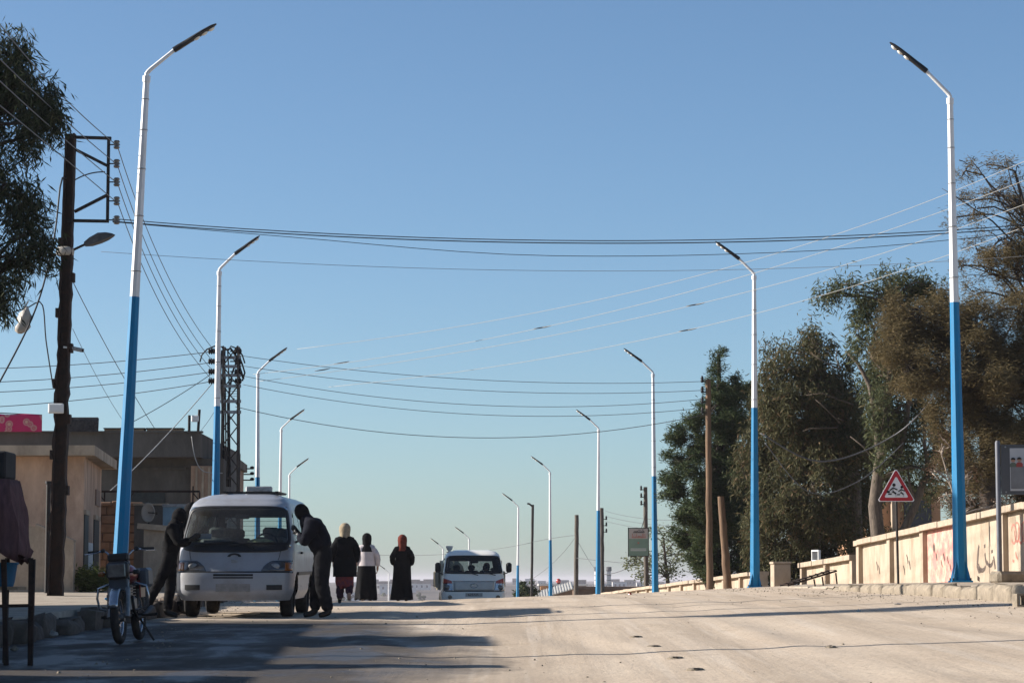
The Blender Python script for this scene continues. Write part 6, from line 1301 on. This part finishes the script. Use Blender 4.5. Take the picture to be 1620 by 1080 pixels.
def body(parent,J,shoe=None,gloves=False):
    V=[];E_=[];Rd=[];ix={}
    def v(n,r): ix[n]=len(V); V.append(J[n]); Rd.append(r)
    for n,r in (('pel',(.14,.11)),('spi',(.125,.10)),('che',(.15,.11)),('nck',.055),('hd0',(.068,.08)),('hd1',(.075,.088))): v(n,r)
    for a,b_ in (('pel','spi'),('spi','che'),('che','nck'),('nck','hd0'),('hd0','hd1')): E_.append((ix[a],ix[b_]))
    for n in 'LR':
        for q,r in (('hip',.095),('kne',.06),('ank',.042),('toe',.038),('sho',.062),('elb',.042),('wri',.028),('pal',(.036,.022))): v(q+n,r)
        for a,b_ in (('hip','kne'),('kne','ank'),('ank','toe'),('sho','elb'),('elb','wri'),('wri','pal')): E_.append((ix[a+n],ix[b_+n]))
        E_.append((ix['pel'],ix['hip'+n])); E_.append((ix['che'],ix['sho'+n]))
        d=(J['pal'+n]-J['wri'+n]).normalized(); sd_=d.cross(Vector((1,0,0))); sd_=sd_.normalized() if sd_.length>.1 else Vector((0,1,0)); inn=Vector((-1 if n=='R' else 1,0,0))
        for i,(o,l) in enumerate(((-.027,.062),(-.009,.075),(.009,.07),(.026,.055))):
            a=len(V); V.append(J['pal'+n]+d*.035+sd_*o); Rd.append(.010); V.append(V[-1]+d*l*.55+inn*.006); Rd.append(.009); V.append(V[-1]+d*l*.45+inn*.022); Rd.append(.007); E_.extend([(ix['pal'+n],a),(a,a+1),(a+1,a+2)])
        a=len(V); V.append(J['wri'+n].lerp(J['pal'+n],.6)+sd_*.036); Rd.append(.011); V.append(V[-1]+d*.045+sd_*.022); Rd.append(.009); E_.extend([(ix['wri'+n],a),(a,a+1)])
    # nose and ears
    a=len(V); f=Vector((0,1,0)) if 'fwd' not in J else J['fwd']; V.append(J['hd0'].lerp(J['hd1'],.3)+f*.088); Rd.append(.014); E_.append((ix['hd0'],a))
    return skin_mesh('body',parent,V,E_,Rd,[M['skin'],shoe or M['leather'],M['leather']],lambda c:(2 if gloves and min((c-J['palL']).length,(c-J['palR']).length)<.16 else (1 if c.z<.10 else 0)))
def clothes(name,parent,J,chain,rad,m):
    V=[J[n] if isinstance(n,str) else Vector(n) for n in chain['v']]; return skin_mesh(name,parent,V,chain['e'],rad,m)
JK=dict(v=['pel','spi','che','nck','shoL','elbL','wriL','shoR','elbR','wriR'],e=[(0,1),(1,2),(2,3),(2,4),(4,5),(5,6),(2,7),(7,8),(8,9)])
TR=dict(v=['spi','pel','hipL','kneL','ankL','hipR','kneR','ankR'],e=[(0,1),(1,2),(2,3),(3,4),(1,5),(5,6),(6,7)])
def man(name,label,loc,rz,J,jm,tm,fat=1.0,cap='cloth_black',grp=None):
    t=thing(name,label,'person',loc,rz,grp); body(t,J,None,True)
    clothes('jacket',t,J,JK,[(.165*fat,.14*fat),(.185*fat,.155*fat),(.20*fat,.16*fat),(.075,.075),.10*fat,.078*fat,.055,.10*fat,.078*fat,.055],M[jm])
    clothes('trousers',t,J,TR,[(.12*fat,.11*fat),(.155*fat,.135*fat),.112*fat,.092*fat,.072*fat,.112*fat,.092*fat,.072*fat],M[tm])
    for n in 'LR':
        a,k,o=J['ank'+n],J['kne'+n],J['toe'+n]; V=[a.lerp(k,.35),a+Vector((0,0,-.01)),Vector(o)*.85+a*.15+Vector((0,0,.0)),o]
        skin_mesh('boot',t,V,[(0,1),(1,2),(2,3)],[.070,.062,(.052,.04),(.046,.034)],M['leather'])
    hd=J['hd1']; ax_=(J['hd1']-J['hd0']).normalized(); q=ax_.to_track_quat('Z','Y').to_matrix(); b=MB(); b.ball((0,0,0),(.094,.112,.135),16,10); b.v=[tuple(q@Vector(p)+J['hd0'].lerp(hd,.75)+Vector((0,-.012,0))) for p in b.v]; b.build('hood',M[cap],t,smooth=True)
    b=MB(); b.tube([J['nck']-ax_*.07,J['nck']-ax_*.01,J['nck']+ax_*.05,J['nck']+ax_*.09],[.13,.12,.095,.08],14); b.build('collar',M[jm],t,smooth=True)
    return t
# man leaning at the driver's door (faces the van, i.e. -x)
bx,by=P(518,0,38.4).x,38.4; bz=gz(bx,by)
J=joints(1.8,pel=(0,0,.98),spi=(0,.07,1.16),che=(0,.17,1.35),nck=(0,.26,1.47),hd0=(0,.31,1.52),hd1=(0,.355,1.615),hipL=(-.10,0,.92),hipR=(.10,0,.92),kneL=(-.12,.02,.50),ankL=(-.13,-.10,.09),toeL=(-.14,.06,.035),kneR=(.12,.10,.50),ankR=(.12,.14,.09),toeR=(.12,.31,.035),
   shoL=(-.185,.16,1.39),elbL=(-.22,.28,1.12),wriL=(-.13,.37,1.26),palL=(-.11,.41,1.30),shoR=(.185,.16,1.41),elbR=(.24,.30,1.14),wriR=(.13,.38,1.28),palR=(.11,.42,1.32))
mA=man('person','person in dark jacket bending into the driver window of the minivan',(bx,by,bz),R(90),J,'cloth_navy','cloth_char',1.28)
MB().tube([Vector((-.21,.02,1.16)),Vector((-.235,.10,1.30)),Vector((-.18,.18,1.44))],.008,5).build('sling',M['cloth_char'],mA)
# man at the near-left corner of the van, one leg stretched back
bx,by=P(280,0,38.2).x,38.2; bz=gz(bx,by)
J=joints(1.72,pel=(0,-.02,.90),spi=(0,.02,1.08),che=(0,.05,1.27),nck=(0,.09,1.40),hd0=(0,.12,1.45),hd1=(0,.15,1.55),kneL=(-.10,.0,.47),ankL=(-.10,-.05,.09),toeL=(-.10,.12,.035),kneR=(.10,-.14,.52),ankR=(.10,-.42,.28),toeR=(.10,-.36,.14),shoL=(-.175,.05,1.35),shoR=(.175,.05,1.35),elbL=(-.22,.16,1.10),wriL=(-.15,.30,1.18),palL=(-.13,.36,1.21),elbR=(.22,.16,1.10),wriR=(.15,.30,1.18),palR=(.13,.36,1.21))
J['kneR']=Vector((.10,-.16,.50)); J['ankR']=Vector((.12,-.34,.16)); J['toeR']=Vector((.12,-.22,.07))
mB=man('person','person in black with one leg stretched back at the near left corner of the minivan',(bx,by,bz),R(-90),J,'cloth_black','cloth_black',.95)
bx,by=P(301,0,40.2).x,40.2; bz=gz(bx,by)
J=joints(1.8,che=(0,.05,1.38),nck=(0,.08,1.52),hd0=(0,.10,1.58),hd1=(0,.13,1.68),elbL=(-.22,.16,1.20),wriL=(-.15,.26,1.30),palL=(-.13,.30,1.33),elbR=(.22,.16,1.20),wriR=(.15,.26,1.30),palR=(.13,.30,1.33))
mC=man('person','person in black farther along the left side of the minivan, only head and shoulder showing',(bx,by,bz),R(-90),J,'cloth_black','cloth_char',1.0)
def loft(name,parent,secs,m,n=28,folds=.0,seed=1,th=.008):
    """secs: (z,cx,cy,rx,ry); gentle folds grow downwards"""
    rng=random.Random(seed); ph=[rng.uniform(0,6.28) for _ in range(4)]; b=MB(); rg=[]; z1,z0=secs[0][0],secs[-1][0]
    # refine
    S=[]
    for a,c in zip(secs,secs[1:]):
        for k in range(4): f=k/4; S.append(tuple(a[i]+(c[i]-a[i])*f for i in range(5)))
    S.append(secs[-1])
    for (z,cx,cy,rx,ry) in S:
        g=folds*abs(z-z1)/max(.01,abs(z1-z0)); rg.append([(cx+rx*math.cos(a)*(1+g*math.sin(5*a+ph[0]+z*1.5)+g*.6*math.sin(9*a+ph[1]-z)),cy+ry*math.sin(a)*(1+g*math.sin(6*a+ph[2])+g*.6*math.sin(11*a+ph[3])),z) for a in [2*math.pi*k/n for k in range(n)]])
    if folds>.04: rg[-1]=[(q[0],q[1],q[2]+.02*math.sin(3*k_*.45+ph[1])+.015*math.sin(k_*1.3)) for k_,q in enumerate(rg[-1])]
    b.rings(rg,cap=True); return b.build(name,m,parent,smooth=True,autos=70)
ARM=dict(v=['che','shoL','elbL','wriL','shoR','elbR','wriR'],e=[(0,1),(1,2),(2,3),(0,4),(4,5),(5,6)])
def robed_person(label,px,d,h,hd_m,top_m,skirt_m,J,long_scarf,loc_dz=0,shoe=None,extra=None):
    x=P(px,0,d).x; t=thing('person',label,'person',(x,d,gz(x,d)+loc_dz),R(2)); k=h/1.66
    for n in 'LR': J['sho'+n]=Vector((J['sho'+n].x*.86,J['sho'+n].y,J['sho'+n].z-.055*k))
    body(t,J,shoe)
    clothes('upper_garment',t,J,JK,[(.21*k,.16*k),(.185*k,.15*k),(.20*k,.15*k),(.07,.07),.098,.082,.062,.098,.082,.062],M[top_m])
    c=J['hd0'].lerp(J['hd1'],.6); 
    loft('headscarf',t,[(c.z+.145*k,c.x,c.y,.02,.02),(c.z+.13*k,c.x,c.y,.062,.07),(c.z+.08*k,c.x,c.y,.108,.12),(c.z,c.x,c.y,.118,.132),(c.z-.09*k,c.x,c.y-.008,.108,.115),(c.z-.17*k,c.x,c.y-.02,.112,.11)]+([(c.z-.24*k,c.x,c.y-.02,.17,.13),(c.z-.36*k,c.x,c.y-.02,.215,.15),(c.z-.46*k,c.x,c.y-.02,.19,.155)] if long_scarf else [(c.z-.205*k,c.x,c.y-.02,.135,.115),(c.z-.26*k,c.x,c.y-.02,.175,.12)]),M[hd_m],folds=.03,seed=int(px))
    loft('skirt',t,[(1.02*k,0,0,.185,.15),(.9*k,0,0,.215,.175),(.7*k,0,0,.225,.185),(.45*k,0,0,.235,.20),(.2*k,0,0,.255,.225),(.07*k,0,0,.262,.235)],M[skirt_m],folds=.11,seed=int(px)+3)
    if extra: extra(t,J,k)
    return t
J=joints(1.66,elbL=(-.27,-.05,1.10),wriL=(-.265,.02,.86),palL=(-.26,.04,.79),elbR=(.27,-.05,1.10),wriR=(.265,.02,.86),palR=(.26,.04,.79))
def shawl(t,J,k): loft('white_back_panel',t,[(1.22*k,0,-.01,.19,.163),(1.12*k,0,-.01,.197,.166),(.98*k,0,-.01,.206,.172),(.88*k,0,-.01,.212,.18)],M['cloth_white'],folds=.02,seed=5)
robed_person('person in black headscarf, white jacket and long black skirt walking away',585,62.0,1.66,'cloth_black','cloth_white','cloth_black',J,True,0,M['cloth_white'],shawl)
J=joints(1.66,elbL=(-.255,-.04,1.10),wriL=(-.215,.09,.93),palL=(-.19,.14,.90),elbR=(.255,-.04,1.10),wriR=(.215,.09,.93),palR=(.19,.14,.90))
robed_person('person in rust red headscarf and long black robe walking away',640,62.8,1.68,'cloth_red','cloth_black','cloth_black',J,False)
J=joints(1.62,kneR=(.09,.10,.48),ankR=(.09,-.20,.20),toeR=(.09,-.17,.07),kneL=(-.09,.05,.48),elbL=(-.26,-.04,1.06),elbR=(.26,-.04,1.06))

for n in 'LR': J['sho'+n]=Vector((J['sho'+n].x*.86,0,J['sho'+n].z-.055))
wx=P(551,0,51.5).x; pw_=thing('person','person in cream head cloth and black coat walking behind the bending man','person',(wx,51.5,gz(wx,51.5)),R(4)); body(pw_,J)
clothes('trousers',pw_,J,TR,[(.12,.11),(.15,.13),.11,.095,.075,.11,.095,.075],M['cloth_legs']); clothes('coat',pw_,J,JK,[(.23,.18),(.205,.17),(.21,.165),(.07,.07),.105,.085,.062,.105,.085,.062],M['cloth_black'])
loft('coat_skirt',pw_,[(.95,0,0,.21,.17),(.8,0,0,.235,.19),(.55,0,0,.24,.20)],M['cloth_black'],folds=.04,seed=2); loft('patterned_skirt',pw_,[(.62,0,0,.19,.16),(.45,0,0,.18,.15),(.33,.02,0,.16,.14)],M['cloth_purple'],folds=.10,seed=6)
c=J['hd0'].lerp(J['hd1'],.6); loft('head_cloth',pw_,[(c.z+.14,c.x,c.y,.02,.02),(c.z+.125,c.x,c.y,.065,.07),(c.z+.07,c.x,c.y,.11,.122),(c.z,c.x,c.y,.117,.13),(c.z-.08,c.x,c.y-.01,.105,.115),(c.z-.15,c.x,c.y-.02,.10,.10)],M['cloth_cream'],folds=.05,seed=4)
# pickup driver, seen dimly behind the glass
dm=trk.location+Matrix.Rotation(.065,3,'Z')@Vector((.42,1.22,.58)); dv=thing('person','driver in dark clothes behind the pickup windscreen','person',dm,math.pi+.065)
J=joints(1.7,pel=(0,0,.10),spi=(0,0,.28),che=(0,.02,.46),nck=(0,.03,.60),hd0=(0,.05,.67),hd1=(0,.06,.77),hipL=(-.09,.06,.08),hipR=(.09,.06,.08),kneL=(-.11,.40,.12),kneR=(.11,.40,.12),ankL=(-.11,.42,-.20),ankR=(.11,.42,-.20),toeL=(-.11,.5,-.25),toeR=(.11,.5,-.25),shoL=(-.17,.03,.55),shoR=(.17,.03,.55),elbL=(-.22,.16,.36),elbR=(.22,.16,.36),wriL=(-.12,.33,.44),wriR=(.12,.33,.44),palL=(-.10,.38,.47),palR=(.10,.38,.47))
body(dv,J); clothes('jacket',dv,J,JK,[(.17,.14),(.18,.14),(.19,.14),(.07,.07),.09,.07,.05,.09,.07,.05],M['cloth_char']); clothes('trousers',dv,J,TR,[(.12,.11),(.15,.12),.10,.08,.06,.10,.08,.06],M['cloth_black']); b=MB(); b.ball(J['hd1']+Vector((0,-.02,.0)),(.095,.11,.10),14,8); b.build('hair',M['hair'],dv,smooth=True)

# ------------------------------------------------------------------ stall at the left edge
sd0=23.7; o0=P(28,1045,sd0); gz0=gz(o0.x,sd0)
stl=thing('street_stall','dark street stall with mauve cloth sides on thin legs at the left edge','stall',(o0.x,sd0,gz0))
def sp(px,py,dd=0): p=P(px,py,sd0+dd); return Vector((p.x-o0.x,dd,p.z-gz0))
for a,c in (((10,1052),(6,884)),((48,1046),(52,884)),((-90,1050),(-88,884))):
    q0=sp(a[0],a[1]); q0.z=-.02; MB().bar(q0,sp(*c),.045).build('leg',M['rust'],stl)
for a,c in (((16,1020),(20,868)),((56,1018),(57,868))):
    q0=sp(a[0]-8,a[1],.45); q0.z=-.02; MB().bar(q0,sp(c[0]-8,c[1]+14,.45),.04).build('leg',M['rust'],stl)
MB().bar(sp(-90,960),sp(50,957),.03).build('cross_bar',M['rust'],stl); MB().bar(sp(50,957),sp(48,955,.45),.03).build('cross_bar',M['rust'],stl)
zt0=sp(0,712).z; z757=sp(0,757).z; z880=sp(0,880).z
MB().box((sp(-42,0).x,.26,(zt0+z757)/2),(sp(22,0).x-sp(-107,0).x,.5,zt0-z757-.01),bev=.015).build('canopy_box',M['stall_dark'],stl)
xr0,xr1=sp(30,0).x,sp(48,0).x; xl0,xl1=sp(-110,0).x,sp(-125,0).x
b=MB(); rg=[]
for k in range(9):
    f=k/8; z=z757+(z880-z757)*f; xr_k=xr0+(xr1-xr0)*f**.8; xl_k=xl0+(xl1-xl0)*f; ring=[]
    for i in range(40):
        a=i/40*4; e=.035*math.sin(i*2.1)*f+.02*math.sin(i*.9+k)
        if a<1: ring.append((xl_k+(xr_k-xl_k)*a,-.06-.10*f+e,z))
        elif a<2: ring.append((xr_k+e,-.06-.10*f+(.56+.2*f)*(a-1),z))
        elif a<3: ring.append((xr_k+(xl_k-xr_k)*(a-2),(.50+.10*f)+e,z))
        else: ring.append((xl_k+e,(.50+.10*f)-(.56+.2*f)*(a-3),z))
    rg.append(ring)
rg[-1]=[(q[0],q[1],q[2]+.05*math.sin(k_*1.7)+.03*math.sin(k_*4.1)) for k_,q in enumerate(rg[-1])]; b.rings(rg,cap=False); o=b.build('cloth_skirt',M['stall_fabric'],stl,smooth=True); so=o.modifiers.new('s','SOLIDIFY'); so.thickness=.01
MB().box((sp(-45,0).x,-.20,(sp(0,790).z+sp(0,885).z)/2),(sp(18,0).x-sp(-105,0).x,.02,sp(0,790).z-sp(0,885).z)).build('dark_flap',M['stall_dark'],stl)
MB().box((sp(-24,0).x,.22,sp(0,930).z),(sp(42,0).x-sp(-95,0).x,.42,.03)).build('shelf_board',M['plank'],stl)
MB().box((sp(-45,0).x,.05,sp(0,905).z),(.35,.04,.03)).build('shelf_lip',M['plank'],stl)
bx_=thing('blue_basin','round blue plastic basin on the stall shelf','basin',Vector((sp(18,0,.2).x+o0.x,sd0+.2,gz0+sp(0,930).z+.016))); b=MB(); b.tube([(0,0,0),(0,0,.05),(0,0,.2),(0,0,.215)],[.12,.135,.155,.165],20); b.build('bowl',M['bluepl'],bx_,smooth=True,autos=40); MB().torus((0,0,.215),.16,.012,'z',20,6).build('rim',M['bluepl'],bx_)

# ------------------------------------------------------------------ road studs and litter
for i,(px,py) in enumerate(((1005,1007),(1033,1022),(1067,1040),(1098,1058))):
    # find the ground along this line of sight
    d=30.0
    for _ in range(40):
        x=(px-810)/4000*d; z=gz(x,d)-EYE; d=.5*d+.5*min(60,max(12,-z*4000/(py-918)))
    x=(px-810)/4000*d
    t=thing('road_stud',['farthest','second farthest','second nearest','nearest'][i]+' of four half buried road studs in a row','road stud',(x,d,gz(x,d)-.012),.065+rk.uniform(-.2,.2),'half buried road studs')
    b=MB(); b.rings([[(math.cos(2*math.pi*k/12)*r_,math.sin(2*math.pi*k/12)*r_,z) for k in range(12)] for r_,z in ((.085,0),(.08,.02),(.06,.032),(.03,.036))]); b.build('dome',M['kerb'],t,smooth=True); MB().box((0,-.062,.028),(.05,.02,.012)).build('reflector',M['darksteel'],t)
def gp_(px,py):
    d=30.0
    for _ in range(60):
        x=(px-810)/4000*d; z=gz(x,d)-EYE; d=.6*d+.4*min(60,max(12,-z*4000/(py-918)))
    return Vector(((px-810)/4000*d,d,gz((px-810)/4000*d,d)))
def litter(name,label,px,py,sz,m,seed,flat=.5):
    p=gp_(px,py); r_=random.Random(seed); b=MB(); b.ball((0,0,sz*flat),(sz,sz*.8,sz*flat),9,6); b.v=[(q[0]*r_.uniform(.6,1.2),q[1]*r_.uniform(.6,1.2),max(0,q[2]*r_.uniform(.5,1.3))) for q in b.v]; o=b.build(name,m,None); o.location=p; return tag(o,label,'litter')
litter('crumpled_bag','crumpled white plastic bag on the shaded road by the left kerb',88,1006,.075,M['bag'],1)
litter('blue_wrapper','small blue wrapper on the sunlit road right of centre',1355,967,.035,M['bluepanel'],2)
litter('white_scrap','flat white scrap on the road below the right kerb',1417,956,.05,M['bag'],3,.25)
litter('red_scrap','tiny red scrap on the far edge of the road near the third lamp',996,940,.04,M['redlens'],4)
litter('dark_clod','dark clod of earth on the road between studs and billboard',1312,1024,.07,M['kerb'],5,.2)
litter('pale_stone','pale broken stone beside the left kerb near the crumpled bag',28,1028,.05,M['kerb'],6)
# pebbles: one scattered mass
def pebbles():
    rng=np.random.RandomState(9); b=MB()
    for k in range(3000):
        y=14+46*rng.rand()**1.1; xr=rng.choice([rng.uniform(-5.2,6.6),rng.uniform(5.4,6.6),rng.uniform(-5.3,-4.4)],p=[.4,.45,.15]); x=roadx(y)+xr; s=.004+.016*rng.rand()**4; z=gz(x,y); a0=rng.rand()*6
        ring=[(x+s*math.cos(a0+1.047*i)*rng.uniform(.7,1.2),y+s*math.sin(a0+1.047*i)*rng.uniform(.7,1.2)) for i in range(6)]
        b.add([(u,v,z-.004) for u,v in ring]+[(x+(u-x)*.6,y+(v-y)*.6,z+s*rng.uniform(.4,.7)) for u,v in ring],[(i,(i+1)%6,6+(i+1)%6,6+i) for i in range(6)]+[(6,7,8,9,10,11)])
    o=b.build('gravel',M['kerb'],None,smooth=True); o['kind']='stuff'; o['label']='loose gravel scattered over the dusty road'; o['category']='gravel'
pebbles()

# ------------------------------------------------------------------ air
def haze(density=1.5e-4):
    b=MB(); b.box((0,4500,EYE-6),(26000,19000,44)); o=b.build('haze',[],None) if False else None
    m=bpy.data.materials.new('haze_air'); m.use_nodes=True; nt=m.node_tree; nt.nodes.clear(); out=nt.nodes.new('ShaderNodeOutputMaterial'); v=nt.nodes.new('ShaderNodeVolumePrincipled')
    v.inputs['Color'].default_value=(.88,.83,.88,1); v.inputs['Density'].default_value=density; v.inputs['Anisotropy'].default_value=.2; nt.links.new(v.outputs[0],out.inputs['Volume'])
    b=MB(); b.box((0,4400,EYE-5.5),(26000,18000,43)); o=b.build('haze',m); o['kind']='stuff'; o['label']='thin dusty haze over the plain and the road'; o['category']='haze'
HAZE=True
if HAZE: haze()
